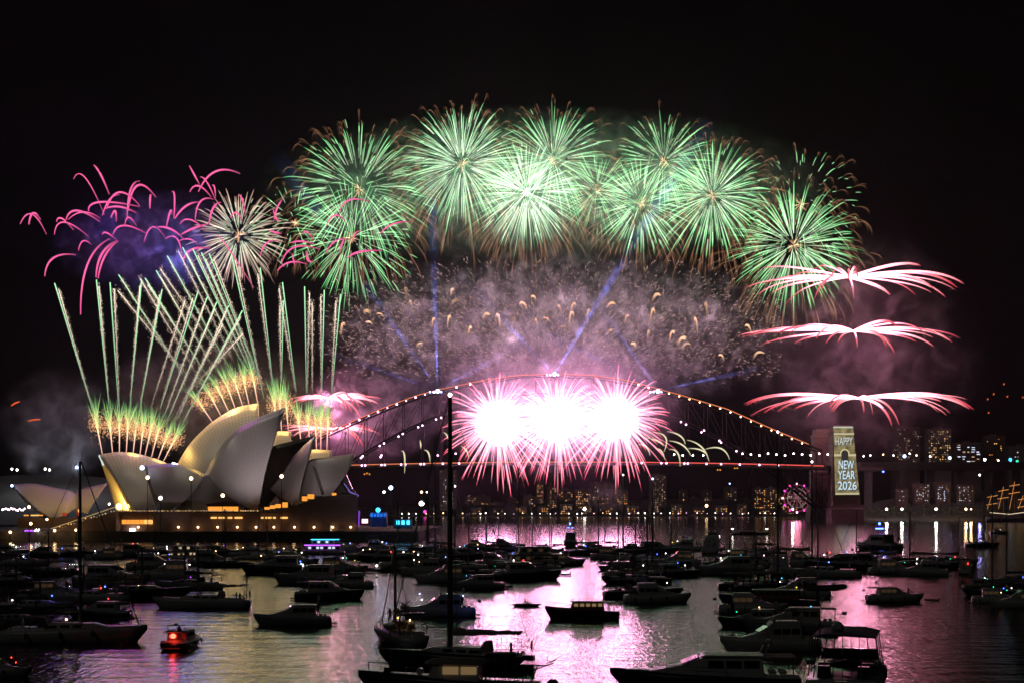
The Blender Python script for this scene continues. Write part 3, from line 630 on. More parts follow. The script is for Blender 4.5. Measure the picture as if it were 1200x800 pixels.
def burst(cx, cy_, rpx, label, n=120, Y=1500, tails=True, white=.0, tone=(.27, 1.0, .34), lampk=1.0, seed=1, tail_top=1.28, amber=True, hole=.12, gap=0):
    rnd = random.Random(seed); c = P(cx, cy_, Y); R = rpx * 1.1 * Y / F
    t = thing("firework_burst", label, "firework", c, "round green bursts in an arc over the bridge")
    mb = MB(); tb = MB(); core = MB()
    for d in sphere_dirs(int(n * 2.1), rnd):
        v = R * rnd.uniform(.82, 1.1); b_ = rnd.uniform(.35, 1.2) * (1 - white * .35); t0 = hole * .7 + rnd.random() ** 2 * .5 + gap * rnd.random(); t1 = max(t0 + .15, rnd.uniform(.6, 1.05))
        w0 = tuple(lerp(x, 1.0, .12 + white * .5) * (.9 + white) for x in (.75, .95, .62)); g1 = tuple(lerp(x, .9, white * .4) for x in tone)
        trail(mb, c, d, v, R * .10, t0, t1, [(0, tuple(x * .75 for x in w0)), (.3, tuple(lerp(x, y, .6) for x, y in zip(w0, g1))), (.75, tuple(x * .8 for x in g1)), (1, tuple(x * .35 for x in g1))], .27 + .2 * rnd.random(), bright=b_ * .41)
        if tails and rnd.random() < .7 and abs(d.z) > -.1:
            tip = c + d * (v * (1 - math.exp(-2.2 * t1)) / (1 - math.exp(-2.2))) - Vector((0, 0, R * .10 * t1 * t1)); ex = R * rnd.uniform(.16, .34) * (1.0 if d.z < .15 else .85); sag = R * rnd.uniform(.10, .22)
            for q in range(4):
                jt = Vector((rnd.gauss(0, 1.3), 0, rnd.gauss(0, 1.3))); pts = []; cs = []; bb = rnd.uniform(.4, 1.1)
                for k_ in range(7):
                    u = k_ / 6; pts.append(tip + jt * u + d * (ex * (1 - (1 - u) ** 1.8)) - Vector((0, 0, sag * u * u))); cs.append(tuple(bb * x * math.sin(math.pi * (.12 + .8 * u)) for x in (.07, .034, .018)))
                tb.tube(pts, [.12, .2, .24, .27, .27, .22, .06], 3, cs)
    for i in range(26):
        d = Vector((rnd.gauss(0, 1), rnd.gauss(0, 1), rnd.gauss(0, 1))).normalized()
        trail(core, c, d, R * rnd.uniform(.06, .17), 0, .1, 1, [(0, (.3, .17, .1)), (1, (.16, .08, .04))] if not white > .6 else [(0, (.9, .9, .8)), (1, (.4, .6, .45))], .3)
    tag(obj("stars", mb, GLOW, t), kind="stuff"); tag(obj("core", core, GLOW, t), kind="stuff")
    if tails: tag(obj("amber_tails", tb, GLOW, t), kind="stuff")
    LG.append((c, lampk, (.35, 1, .5)))
A = burst
A(421, 222, 76, "large open green burst, leftmost of the upper arc, with a dark hollow middle", 130, seed=1, hole=.28)
A(412, 279, 70, "sparse green burst low at the left end of the arc, crossed by magenta arcs", 95, seed=2, hole=.2, tails=False, Y=1520)
A(280, 276, 56, "small green and rose burst beside the magenta arcs over the concert hall", 95, seed=3, tails=False, Y=1300, tone=(.85, .5, .42), lampk=.6)
A(345, 262, 46, "faint thin green burst between the rose centred burst and the hollow green one", 34, seed=4, tails=True, Y=1540, lampk=.3, hole=.4)
A(541, 193, 70, "dense pale green burst second from the left of the upper arc with amber heart", 170, seed=5, white=.35)
A(617, 226, 62, "green burst with a dense white middle left of the arc's centre", 190, seed=6, white=.75)
A(648, 188, 66, "tall green burst at the top of the arc behind the white centred one", 110, seed=7, white=.15, Y=1530)
A(700, 224, 48, "small loose green burst in the gap right of the white centred one", 56, seed=8, Y=1530, lampk=.5)
A(751, 239, 56, "green burst with a dark middle low in the right half of the arc", 120, seed=9, white=.25, hole=.22)
A(778, 190, 56, "green burst high behind the dark centred one", 80, seed=10, Y=1535, lampk=.6)
A(835, 229, 64, "full green burst with a small amber heart, second from the right", 140, seed=11, white=.1)
A(930, 287, 70, "lowest green burst, rightmost of the arc, with amber tails to its right", 150, seed=12)
A(938, 240, 66, "broken green burst of short loose strokes above the rightmost one", 46, seed=13, Y=1530, lampk=.3, hole=.6, gap=.1)
# three white and rose bursts on the bridge
for i, (cx, cy_, lab) in enumerate(((583, 494, "blinding white burst with rose spikes, left of three on the bridge"), (652, 491, "blinding white burst with rose spikes, middle of three on the bridge"), (722, 490, "blinding white burst with rose spikes, right of three on the bridge"))):
    Y = 1415; c = P(cx, cy_, Y); rnd = random.Random(40 + i); R = 72 * Y / F
    t = thing("firework_burst", lab, "firework", c, "white bursts on the bridge"); mb = MB()
    for d in sphere_dirs(190, rnd):
        v = R * rnd.uniform(.7, 1.06) * (1.1 if d.z < -.3 else 1); s = rnd.uniform(.45, 1.25)
        trail(mb, c, d, v, R * .16 * rnd.uniform(.6, 1.3), .12, rnd.uniform(.78, 1.1), [(0, (.12, .08, .1)), (.3, (.34, .2, .25)), (.65, (.8, .22, .3)), (1, (.45, .03, .06))], .36 + .24 * rnd.random(), bright=s, k=1.6)
    tag(obj("spikes", mb, GLOW, t), kind="stuff"); cb = MB()
    for d in sphere_dirs(300, rnd):
        trail(cb, c, d, 22 * Y / F * rnd.uniform(.7, 1.3), 1, 0, 1, [(0, (52, 19, 36)), (.72, (52, 19, 36)), (1, (5, 3.0, 3.6))], 2.3, n=4)
    fb_ = MB()
    for d in sphere_dirs(200, rnd):
        trail(fb_, c, d, 24 * Y / F * rnd.uniform(1.1, 2.1), 2, .1, 1, [(0, (.24, .16, .19)), (.6, (.34, .19, .24)), (1, (.14, .05, .07))], rnd.uniform(.35, .8), n=6)
    tag(obj("feathered_glow", fb_, GLOW, t), kind="stuff")
    tag(obj("core", cb, FIRE, t), kind="stuff"); bb = MB().ball(c, 19 * Y / F, (52, 19, 36), 16, 10); obj("core", bb, FIRE, t)
    lamp("burst_light", c + Vector((0, -4, 0)), 2.6e5, (1, .5, .8), 6, parent=t); lamp("burst_light", c + Vector((0, 75, 0)), 1.4e5, (1, .62, .86), 8, parent=t)  # second lamp added behind the arch to light the smoke
# palm bursts, white to red
def palm(cx, cy_, wl, wr, label, Y=1420, seed=1, n=20, power=1.3e5):
    rnd = random.Random(seed); c = P(cx, cy_, Y); t = thing("palm_burst", label, "firework", c, "flat white and red palm bursts")
    for i in range(n):
        a = 2 * math.pi * (i + rnd.uniform(-.3, .3)) / n; dx = math.copysign(abs(math.cos(a)) ** .55, math.cos(a)); a = math.copysign(math.acos(max(-1, min(1, dx))), math.sin(a)); wpx = (wr if dx > 0 else wl) * rnd.uniform(.8, 1.05)
        d = Vector((dx, math.sin(a), rnd.uniform(.02, .13))).normalized(); R = wpx * Y / F
        mb = MB(); hot = rnd.random()
        trail(mb, c, d, R, R * rnd.uniform(.08, .25) if abs(dx) > .35 else R * rnd.uniform(.12, .3), .0, 1, [(0, (7, 2.2, 3.2)), (.4, (5, 1.4, 1.9)), (.6, (1.9, .75, .85) if hot > .4 else (1.3, .3, .38)), (.88, (1.1, .25, .3) if hot > .4 else (.8, .07, .1)), (1, (.5, .04, .06))], (.45 + 1.0 * rnd.random() ** 1.5) * (1 if n > 20 else .8), k=1.3, n=14)
        for q in range(46):
            k_ = rnd.randrange(6, 13) * 3; v_ = Vector(mb.v[k_]); mb.grain(v_ + Vector((rnd.gauss(0, 1.6), rnd.gauss(0, 1.2), rnd.gauss(-.8, 1.1))), rnd.uniform(.14, .32), (rnd.uniform(.3, 1.0), rnd.uniform(.08, .3), rnd.uniform(.1, .3)))
        tag(obj("star_trail", mb, FIRE, t), kind="stuff")
    for i in range(5):
        dx = rnd.uniform(-1, 1); mb = MB(); R = 45 * Y / F * rnd.uniform(.6, 1.1)
        trail(mb, c, Vector((dx, -.3, rnd.uniform(-.1, .25))).normalized(), R, R * rnd.uniform(.4, .8), .05, 1, [(0, (2.6, 1.5, 1.6)), (.5, (1.2, .3, .35)), (1, (.6, .06, .08))], .8, k=1.3, n=10); obj("star_trail", mb, FIRE, t)
    mb = MB()
    for i in range(90):
        p = c + Vector((rnd.gauss(0, 22) , rnd.gauss(0, 9), abs(rnd.gauss(0, 6)))); mb.grain(p, rnd.uniform(.25, .5), (.7, .3, .3))
    tag(obj("glitter", mb, FIRE, t), kind="stuff")
    lamp("burst_light", c + Vector((0, -10, -4)), power, (1, .35, .55), 6, parent=t)
palm(995, 325, 128, 132, "flat white and red palm burst, top of three stacked at the right", seed=3)
palm(1000, 388, 134, 132, "flat white and red palm burst, middle of three stacked at the right", seed=4)
palm(1006, 466, 142, 134, "flat white and red palm burst, lowest of the three, just above the lettered tower", seed=5, Y=1400)
palm(385, 466, 48, 62, "small white and red palm burst above the arch's left end", seed=6, Y=1500, n=14, power=2.5e5)
palm(392, 502, 68, 52, "small white and red palm burst at the arch's left end behind the shells", seed=7, Y=1500, n=15, power=2.5e5)
# magenta falling arcs
def arcs(name_label, lst, ox, oy, Y, sx=4.0):
    xs_ = [(a[0] + c_[0]) / 2 for a, b_, c_ in lst]; ys_ = [b_[1] for a, b_, c_ in lst]
    c = P(ox + sum(xs_) / len(xs_) / sx, oy + sum(ys_) / len(ys_) / sx, Y); t = thing("magenta_burst", name_label, "firework", c, "bursts of falling magenta arcs")
    for i, (a, b_, c_) in enumerate(lst):
        mb = MB(); pts = []; Yi = Y + random.uniform(-25, 25)
        ctl = (2 * b_[0] - .5 * (a[0] + c_[0]), 2 * b_[1] - .5 * (a[1] + c_[1]))
        for k in range(13):
            u = k / 12; x = (1 - u) ** 2 * a[0] + 2 * u * (1 - u) * ctl[0] + u * u * c_[0]; y = (1 - u) ** 2 * a[1] + 2 * u * (1 - u) * ctl[1] + u * u * c_[1]
            pts.append(P(ox + x / sx, oy + y / sx, Yi + 14 * (u - .5)))
        rw = .40 * Y / 800 * random.uniform(.75, 1.35); cs = [tuple(q_ * lerp(.55, 1.25, math.sin(math.pi * min(1, .15 + k / 13))) for q_ in (.95, .13, .36)) for k in range(13)]
        mb.tube(pts, [rw * (.5 + .6 * math.sin(math.pi * (k + .6) / 13.2)) for k in range(13)], 5, cs); obj("star_trail", mb, FIRE, t)
    return c
TR = lambda s: [tuple((float(v.split(",")[0]), float(v.split(",")[1])) for v in tri.split()) for tri in s.split(";")]
arcs("farthest left magenta burst of thick low arcs", TR("95,370 150,325 218,420;135,372 155,320 190,350;210,615 250,530 355,515;255,420 300,362 415,430;265,360 290,345 345,400;310,350 360,308 468,360;320,350 390,315 470,345;368,495 390,450 430,470"), 0, 170, 800)
arcs("magenta burst with the highest lone strokes left of the green arc", TR("345,160 400,155 490,330;440,95 472,140 512,232;415,310 470,268 655,290;480,330 515,255 560,235;500,300 560,222 655,285;520,340 540,310 545,360;490,300 560,290 640,320;596,340 612,210 655,170;600,310 645,190 730,245;703,298 704,245 708,236"), 0, 170, 830)
arcs("magenta burst of three long drooping tails above the rising comets", TR("378,795 410,560 515,440;450,620 478,510 550,450;460,625 492,520 555,450;530,420 580,378 685,415;585,375 604,340 640,380;480,420 500,412 545,445"), 0, 170, 780)
arcs("magenta burst just left of the rose centred green burst", TR("675,455 715,385 770,430;740,385 800,395 860,440;780,385 798,312 806,325;815,345 818,240 805,222;820,345 870,288 930,268;845,370 890,350 965,400;850,420 910,390 980,370;775,440 830,440 855,540;840,450 890,442 925,470;860,540 900,490 985,485"), 0, 170, 850)
arcs("magenta burst with a straight bright stroke above the rose centred green burst", TR("888,98 912,142 935,185;915,350 940,265 1000,255;890,220 930,192 990,245;930,220 1010,125 1125,135;940,150 972,178 1010,260;995,190 1006,200 1010,250;980,370 1000,295 1035,270;1120,235 1138,262 1150,330;1080,340 1110,318 1135,360;1020,420 1080,500 1190,670"), 0, 170, 850)
arcs("magenta burst of short curls among the lower left green burst", TR("350,560 400,498 500,510;290,620 330,570 380,600;540,660 600,612 690,600;415,690 428,652 455,645;285,750 335,690 400,685;350,740 365,700 375,680;390,770 445,742 550,735;45,590 62,530 85,495;40,540 55,585 68,590"), 310, 110, 1250)
arcs("lowest magenta burst of curls between the rose centred burst and the comets", TR("120,700 170,692 235,705;180,660 200,648 230,690;80,795 140,720 260,730;130,750 136,780 142,805;200,740 204,780 230,785;20,640 50,650 80,655;60,830 120,790 200,800;-20,760 10,700 60,690"), 310, 110, 1250)
# comets rising from the shells, each with a crackling tail drifting beside it
def comet(x0, y0, x1, y1, Y, dx, green, label, group, seed):
    rnd = random.Random(seed); a = P(x0, y0, Y); c = P(x1, y1, Y + rnd.uniform(-12, 12)); t = thing("rising_comet", label, "firework", a, group); L = (c - a).length
    if green:
        mb = MB(); pts = [lerp(a, c, u / 8) for u in range(9)]
        mb.tube(pts, [.16 + .12 * u / 8 for u in range(9)], 4, [tuple(q_ * lerp(.30, 1.05, u / 8) for q_ in (.55, 1.15, .62)) for u in range(9)]); obj("streak", mb, FIRE, t)
    mb = MB(); off = Vector((dx * Y / F, 0, -3.0))
    for i in range(int(250 + L * 4)):
        u = 1 - (rnd.random() ** 1.05) * .95; sp = (1 - abs(u - .72)) * 1.0
        p = lerp(a, c, u) + off * (.15 + .85 * u) * (1 if u < .97 else .8) + Vector((rnd.gauss(0, .55) * sp, rnd.gauss(0, .4), rnd.gauss(0, .9))); s = rnd.uniform(.3, 1.0) * (.25 + .8 * u)
        mb.grain(p, rnd.uniform(.09, .22), (1.9 * s, 1.5 * s, 1.1 * s))
    if dx < 99:
        pts = [lerp(a, c, u / 8) + off * (.15 + .85 * u / 8) for u in range(9)]
        mb.tube(pts, [.08 + .2 * u / 8 for u in range(9)], 3, [tuple(q_ * lerp(.2, .95, (u / 8) ** 1.2) for q_ in (1.3, 1.05, .85)) for u in range(9)])
    tag(obj("crackle_tail", mb, FIRE, t), kind="stuff"); return t
LC = [(108, 478, 64, 332, 5, 1), (128, 478, 113, 328, 3, 1), (139, 478, 129, 331, 5, 1), (152, 478, 166, 328, -2, 1), (164, 478, 190, 339, -3, 1), (176, 478, 217, 345, 0, 0), (188, 478, 232, 342, -6, 1), (196, 492, 254, 354, -2, 1), (192, 488, 243, 348, -3, 1), (208, 490, 268, 358, -3, 1), (203, 492, 261, 373, 0, 0), (214, 495, 284, 364, -2, 1), (226, 452, 285, 384, 0, 0)]
for i, (a, b_, c, d, dx, g) in enumerate(LC): comet(a, b_, c, d, 735, dx, g, ORD[i] + " rising comet from the left in the fan above the left-hand shell", "comets fanning up from the left shell", 100 + i)
LC = [(214, 438, 139, 322, 5, 1), (222, 442, 138, 333, 0, 0), (232, 440, 160, 319, 4, 0), (246, 424, 183, 317, 5, 1), (258, 416, 188, 308, 0, 0), (274, 424, 203, 287, 6, 0), (292, 432, 226, 292, 6, 1), (302, 440, 245, 297, 6, 1), (309, 466, 271, 298, 5, 1), (240, 436, 170, 326, 3, 1), (268, 430, 196, 300, 4, 1), (285, 428, 214, 290, 5, 1), (298, 436, 236, 296, 5, 1)]
for i, (a, b_, c, d, dx, g) in enumerate(LC): comet(a, b_, c, d, 752, dx, g, ORD[i] + " comet from the left in the set leaning left over the shells", "comets leaning left from the tallest shell", 120 + i)
LC = [(320, 452, 305, 314, -3, 1), (330, 448, 332, 352, -4, 1), (347, 458, 331, 331, -4, 1), (359, 460, 357, 336, 6, 1), (366, 460, 366, 348, 0, 0), (377, 460, 380, 340, -4, 1), (389, 460, 399, 345, -5, 1)]
for i, (a, b_, c, d, dx, g) in enumerate(LC): comet(a, b_, c, d, 750, dx, g, ORD[i] + " upright comet from the left above the two right-hand shells", "upright comets above the right-hand shells", 140 + i)
# mines: jets of stars from the ridges
def mine(x0, y0, x1, y1, Y, label, group, seed):
    rnd = random.Random(seed); a = P(x0, y0, Y); c = P(x1, y1, Y); d = c - a; t = thing("spark_jet", label, "firework", a, group)
    mb = MB(); pts = [a + d * (u * .78 / 8) for u in range(9)]
    mb.tube(pts, [.20 + .26 * u / 8 for u in range(9)], 5, [mixc([(0, (1.0, .5, .44)), (.45, (1.3, .8, .58)), (.7, (1.8, 1.6, .7)), (1, (1.4, 1.6, .6))], u / 8) for u in range(9)]); obj("jet", mb, FIRE, t)
    mb = MB()
    for i in range(34):
        q_ = Vector((rnd.gauss(0, .10), rnd.gauss(0, .08), rnd.gauss(0, .05))) * d.length; s = rnd.uniform(.4, 1.0); u0 = rnd.uniform(.5, .75); u1 = rnd.uniform(.82, 1.25)
        p0 = a + d * u0 + q_ * .12; p1 = a + d * u1 + q_ * (u1 - .2)
        mb.tube([p0, (p0 + p1) / 2, p1], [.09, .14, .03], 3, [(1.5 * s, 1.4 * s, .5 * s), (.7 * s, 1.1 * s, .36 * s), (.08 * s, .42 * s, .16 * s)])
    tag(obj("green_brush", mb, FIRE, t), kind="stuff"); mb = MB()
    for i in range(420):
        p = a + d * rnd.gauss(.62, .11) + Vector((rnd.gauss(0, 2.1), rnd.gauss(0, 1.8), rnd.gauss(0, 1.0))); s = rnd.uniform(.3, 1.0); mb.grain(p, rnd.uniform(.13, .3), (1.7 * s, .85 * s, .4 * s))
    tag(obj("orange_glitter", mb, FIRE, t), kind="stuff")
MJ = "120,532,109,474;132,531,127,479;140,530,140,479;148,530,151,479;156,531,161,484;164,532,170,484;170,533,181,485;177.5,535,189,491;185,538,200,499;191,541,212,500"
for i, s in enumerate(MJ.split(";")): mine(*map(float, s.split(",")), 750, ORD[i] + " spark jet from the left along the ridge of the left-hand shell", "spark jets on the left shell", 200 + i)
MJ = "249,494,224,458;259,487,240,450;268,482,250,443;276,479,261,437;285,477,271,434;292,474,282,430;302,472,294,428"
for i, s in enumerate(MJ.split(";")): mine(*map(float, s.split(",")), 760, ORD[i] + " spark jet from the left along the ridge of the tallest golden shell", "spark jets on the tallest golden shell", 220 + i)
MJ = "325,507,320,455;330,506,327,452;338,505,334,456"
for i, s in enumerate(MJ.split(";")): mine(*map(float, s.split(",")), 760, ORD[i] + " spark jet of three behind the tip of the tallest white shell", "spark jets behind the white shell tip", 230 + i)
MJ = "353,520,348,474;363,519,360,476;371,527,369,478;376,527,376,476;383,527,385,476"
for i, s in enumerate(MJ.split(";")): mine(*map(float, s.split(",")), 760, ORD[i] + " spark jet from the left on the last golden shell block", "spark jets on the last golden block", 240 + i)
for px, py, pw in ((160, 498, 9000), (195, 515, 4000), (262, 458, 14000), (295, 440, 14000), (330, 478, 9000), (370, 498, 8000)):
    lamp("jet_light", P(px, py, 768), pw * 1.8, (1, .6, .14), 4)
for px, py, Y in ((120, 380, 740), (240, 360, 740), (350, 380, 750)): lamp("comet_light", P(px, py, Y), 16000, (1, .88, .72), 8)
# gold hooks
for px, py in ((480, 365), (570, 350), (660, 350), (750, 360), (830, 370), (440, 400), (700, 400), (600, 400)): lamp("hook_light", P(px, py, 1500), 4e4, (1, .66, .76), 10)
HK = "530,338;533,352;526,370;508,373;492,402;430,364;432,377;475,337;481,352;445,367;402,378;551,383;570,367;584,368;613,354;625,347;628,373;655,358;672,355;670,366;717,355;765,362;735,369;775,372;760,387;800,395;805,402;827,355;815,372;770,345;690,362;700,388;640,372;603,372;660,382;788,388;876,380;890,412;845,415;715,386;742,402"
rk = random.Random(77)
for s in HK.split(";"):
    px, py = map(float, s.split(",")); Y = 1500 + rk.uniform(-30, 30); c = P(px, py, Y); t = thing("gold_hook", "small gold hook shaped comet hanging in the smoke over the bridge arch", "firework", c, "gold hooks in the smoke")
    dr = rk.choice((-1, 1)); wdt = rk.uniform(3, 9) * rk.choice((.7, 1, 1.3)); bh = rk.uniform(.35, 1.3); up = rk.uniform(8, 24) if wdt < 6 else rk.uniform(4, 10); mb = MB()
    pts = [(-wdt * .62, up * .95), (-wdt * .45, up * .4), (-wdt * .15, up * .05), (wdt * .18, 0), (wdt * .42, up * .12), (wdt * .5, up * .25)]
    for q in range(7):
        jx, jy, jj = rk.gauss(0, .5), rk.gauss(0, .6), rk.uniform(.7, 1.1)
        mb.tube([P(px + dr * (x * jj + jx), py + y * jj + jy, Y + q) for x, y in pts], [.12, .32, .48, .48, .32, .08], 3, [tuple(v * z for v in (1.4 * bh, .8 * bh, .46 * bh)) for z in (.25, .5, .85, .95, .6, .25)])
    obj("spark_tail", mb, FIRE, t)
# white green arcs at the roadway
def small_arcs(s, label, group, Y=1425):
    for i, tri in enumerate(TR(s)):
        a, b_, c_ = tri; p0 = P(*a, Y); t = thing("spark_arc", ORD[i] + label, "firework", p0, group); mb = MB()
        ctl = (2 * b_[0] - .5 * (a[0] + c_[0]), 2 * b_[1] - .5 * (a[1] + c_[1])); pts = []
        for k in range(9):
            u = k / 8; pts.append(P((1 - u) ** 2 * a[0] + 2 * u * (1 - u) * ctl[0] + u * u * c_[0], (1 - u) ** 2 * a[1] + 2 * u * (1 - u) * ctl[1] + u * u * c_[1], Y))
        mb.tube(pts, [.3 + .4 * math.sin(math.pi * k / 8) for k in range(9)], 4, [tuple(v * (.35 + .65 * math.sin(math.pi * (k + .5) / 9)) for v in (.85, .8, .5)) for k in range(9)]); obj("streak", mb, FIRE, t)
small_arcs("765,506 780,512 778,529;782,505 797,510 803,520;784,516 800,521 810,534;784,526 794,530 797,546;805,515 822,523 831,540;806,525 822,527 830,536;826,526 845,525 855,538;757,512 770,516 778,522;768,525 775,528 779,538;748,520 757,523 762,533", " pale drooping spark arc counted from the right white burst", "pale spark arcs at the roadway right")
small_arcs("470,528 474,533 474,554;492,515 493,520 493,525;497,527 502,530 504,541;519,506 525,512 528,528;540,522 547,528 549,536", " pale spark arc from the left under the arch's left half", "pale spark arcs at the roadway left")
for px, py, x2, y2, lab in ((13, 475, 23, 470, "short red falling flare at the far left, upper of two"), (33, 493, 47, 491, "short red falling flare at the far left, lower of two")):
    Y = 1200; t = thing("red_flare", lab, "firework", P(px, py, Y)); mb = MB(); mb.tube([P(px, py, Y), P((px + x2) / 2, (py + y2) / 2 - .7, Y), P(x2, y2, Y)], [.35, .6, .4], 5, [(.9, .12, .03)] * 3); obj("streak", mb, FIRE, t)
for px, py in ((1176, 450.5), (1164, 462), (1180, 465), (1157, 468), (1198, 466), (1158, 484)):
    p = P(px, py, 1500); t = thing("red_ember", "tiny red falling ember in the dark sky at the far right", "firework", p, "red embers at the far right"); mb = MB(); mb.tube([p, p + Vector((.9, 0, 1.3))], .6, 4, [(.75, .12, .04)] * 2); obj("streak", mb, FIRE, t)
# drifting spent sparks: nobody could count them
mb = MB(); re_ = random.Random(9)
for i in range(8200):
    px = re_.gauss(640, 165); py = re_.gauss(385, 38)
    if not 385 < px < 915 or py > 445 or py < 305: continue
    Y = re_.uniform(1460, 1620); a = math.atan2(py - 470, px - 650) + re_.gauss(0, .5); L = re_.uniform(1, 5); s = re_.uniform(.12, .8) * (1.5 if re_.random() < .1 else 1)
    p = P(px, py, Y); q_ = P(px + L * math.cos(a), py + L * math.sin(a), Y); mb.tube([p, q_], [.16, .34], 3, [(.5 * s, .32 * s, .28 * s), (1.0 * s, .68 * s, .55 * s)])
tag(obj("drifting_sparks", mb, FIRE), "haze of countless faint dying sparks over the bridge arch", "sparks", kind="stuff")
for c, k, colr in LG: lamp("burst_light", c, 4e4 * k, colr, 10)
# blue searchlights on the arch
SB = [((513, 457), (508, 300), 3.6e6, 3.4), ((513, 457), (420, 425), 1.6e6, 2.5), ((513, 457), (570, 425), 2.5e6, 2.5), ((650, 438), (575, 360), 4.5e6, 2.2), ((650, 438), (740, 280), 2.2e6, 2.6), ((650, 438), (905, 20), 2.4e6, 4), ((513, 457), (215, 20), 2.0e6, 4), ((771, 457), (735, 405), 3.5e6, 2.2), ((771, 457), (850, 440), 3e6, 2.5), ((771, 457), (690, 415), 2.5e6, 2.5)]
for (sx, sy), (tx_, ty_), pw, an in SB: lamp("searchlight", P(sx, sy, 1468), pw * 18, (.12, .24, 1), .5, an, P(tx_, ty_, 1535), .4, br)

# ------------------------------------------------------------------ smoke and haze
def smoke(name, label, cx, cy_, rx, ry, Y, dep, dens, col, nscale=2.2, thr=.45, seed=0, base=.06):
    c = P(cx, cy_, Y); mb = MB(); R3 = Vector((rx * Y / F, dep, ry * Y / F))
    mb.ball((0, 0, 0), 1.0, None, 20, 12); o = obj(name, mb, None); o.location = c; o.scale = R3
    m = bpy.data.materials.new("drifting_smoke"); m.use_nodes = True; g = m.node_tree
    for x in list(g.nodes): g.nodes.remove(x)
    out = g.nodes.new("ShaderNodeOutputMaterial"); v = g.nodes.new("ShaderNodeVolumePrincipled"); v.inputs["Color"].default_value = (*col, 1); v.inputs["Anisotropy"].default_value = .15
    tc = g.nodes.new("ShaderNodeTexCoord"); mp = g.nodes.new("ShaderNodeMapping"); k = min(R3.x, R3.z)
    mp.inputs["Scale"].default_value = (R3.x / k, .9, R3.z / k); mp.inputs["Location"].default_value = (seed * 3.7, seed * 1.3, seed * 2.1)
    nz = g.nodes.new("ShaderNodeTexNoise"); nz.inputs["Scale"].default_value = nscale; nz.inputs["Detail"].default_value = 5; nz.inputs["Roughness"].default_value = .62; nz.inputs["Distortion"].default_value = .6
    g.links.new(tc.outputs["Object"], mp.inputs[0]); g.links.new(mp.outputs[0], nz.inputs["Vector"])
    mr = g.nodes.new("ShaderNodeMapRange"); mr.inputs[1].default_value = thr; mr.inputs[2].default_value = thr + .25; mr.inputs[3].default_value = 0; mr.inputs[4].default_value = 1
    g.links.new(nz.outputs[0], mr.inputs[0])
    ln = g.nodes.new("ShaderNodeVectorMath"); ln.operation = 'LENGTH'; g.links.new(tc.outputs["Object"], ln.inputs[0])
    fo = g.nodes.new("ShaderNodeMapRange"); fo.inputs[1].default_value = 1; fo.inputs[2].default_value = .3; fo.inputs[3].default_value = 0; fo.inputs[4].default_value = dens; g.links.new(ln.outputs["Value"], fo.inputs[0])
    ml = g.nodes.new("ShaderNodeMath"); ml.operation = 'MULTIPLY'; g.links.new(mr.outputs[0], ml.inputs[0]); g.links.new(fo.outputs[0], ml.inputs[1])
    ad = g.nodes.new("ShaderNodeMath"); ad.operation = 'MULTIPLY_ADD'; ad.inputs[1].default_value = base; g.links.new(fo.outputs[0], ad.inputs[0]); g.links.new(ml.outputs[0], ad.inputs[2])
    g.links.new(ad.outputs[0], v.inputs["Density"]); g.links.new(v.outputs[0], out.inputs["Volume"]); o.data.materials.append(m)
    return tag(o, label, "smoke", kind="stuff")
if 1:
    smoke("smoke", "wide grey violet smoke bank above the bridge arch", 650, 392, 300, 105, 1530, 95, .12, (.75, .68, .8), 5.6, .56, 1, .02)
    smoke("smoke", "rose smoke added as the bloom round the three white bursts", 652, 475, 165, 85, 1418, 40, .008, (.9, .75, .85), 3.5, .4, 8, .3)  # smoke volume put in to give the bursts their bloom
    smoke("smoke", "violet smoke behind the stacked palm bursts at the right", 1010, 420, 150, 150, 1480, 60, .06, (.82, .7, .84), 4.2, .55, 2, .02)
    smoke("smoke", "thin magenta and blue smoke behind the magenta arcs", 185, 285, 130, 66, 880, 40, .04, (.8, .7, .8), 4.2, .53, 3, .03)
    smoke("smoke", "thin green smoke behind the upper arc of bursts", 640, 218, 350, 95, 1510, 70, .02, (.75, .85, .8), 5.0, .48, 4, .1)
    smoke("smoke", "small pale smoke puff above the water below the right white burst", 712, 582, 26, 22, 1700, 18, .05, (.85, .8, .82), 1.8, .42, 5)
    smoke("smoke", "violet smoke around the arch's left end", 430, 485, 90, 65, 1500, 50, .05, (.8, .7, .85), 3.4, .52, 6, .03)
    smoke("smoke", "dim smoke above the concert hall shells", 250, 470, 150, 80, 800, 35, .03, (.75, .75, .85), 2.2, .46, 7)
    smoke("smoke", "thin grey smoke rising from the dark quay at the far left", 70, 495, 75, 70, 1230, 40, .03, (.75, .75, .8), 3.0, .47, 9)
    lamp("quay_flood_light", P(90, 547, 1215), 30000, (.8, .85, 1), 1); lamp("quay_flood_light", P(30, 550, 1215), 14000, (.9, .9, 1), 1)
    lamp("smoke_blue_light", P(215, 300, 900), 90000, (.15, .2, 1), 10, None, None); lamp("smoke_blue_light", P(120, 255, 900), 50000, (.2, .12, 1), 8)
    lamp("magenta_burst_light", P(150, 285, 830), 60000, (1, .15, .45), 10)
    mb = MB(); mb.box(-2400, 2400, -200, 3300, -6, 480); hz = obj("haze", mb, None)
    m = bpy.data.materials.new("night_haze"); m.use_nodes = True; g = m.node_tree
    for x in list(g.nodes): g.nodes.remove(x)
    out = g.nodes.new("ShaderNodeOutputMaterial"); v = g.nodes.new("ShaderNodeVolumePrincipled"); v.inputs["Color"].default_value = (.85, .82, .88, 1); v.inputs["Density"].default_value = .000026; v.inputs["Anisotropy"].default_value = .2
    g.links.new(v.outputs[0], out.inputs["Volume"]); hz.data.materials.append(m); tag(hz, "thin smoky night air over the harbour", "haze", kind="stuff")
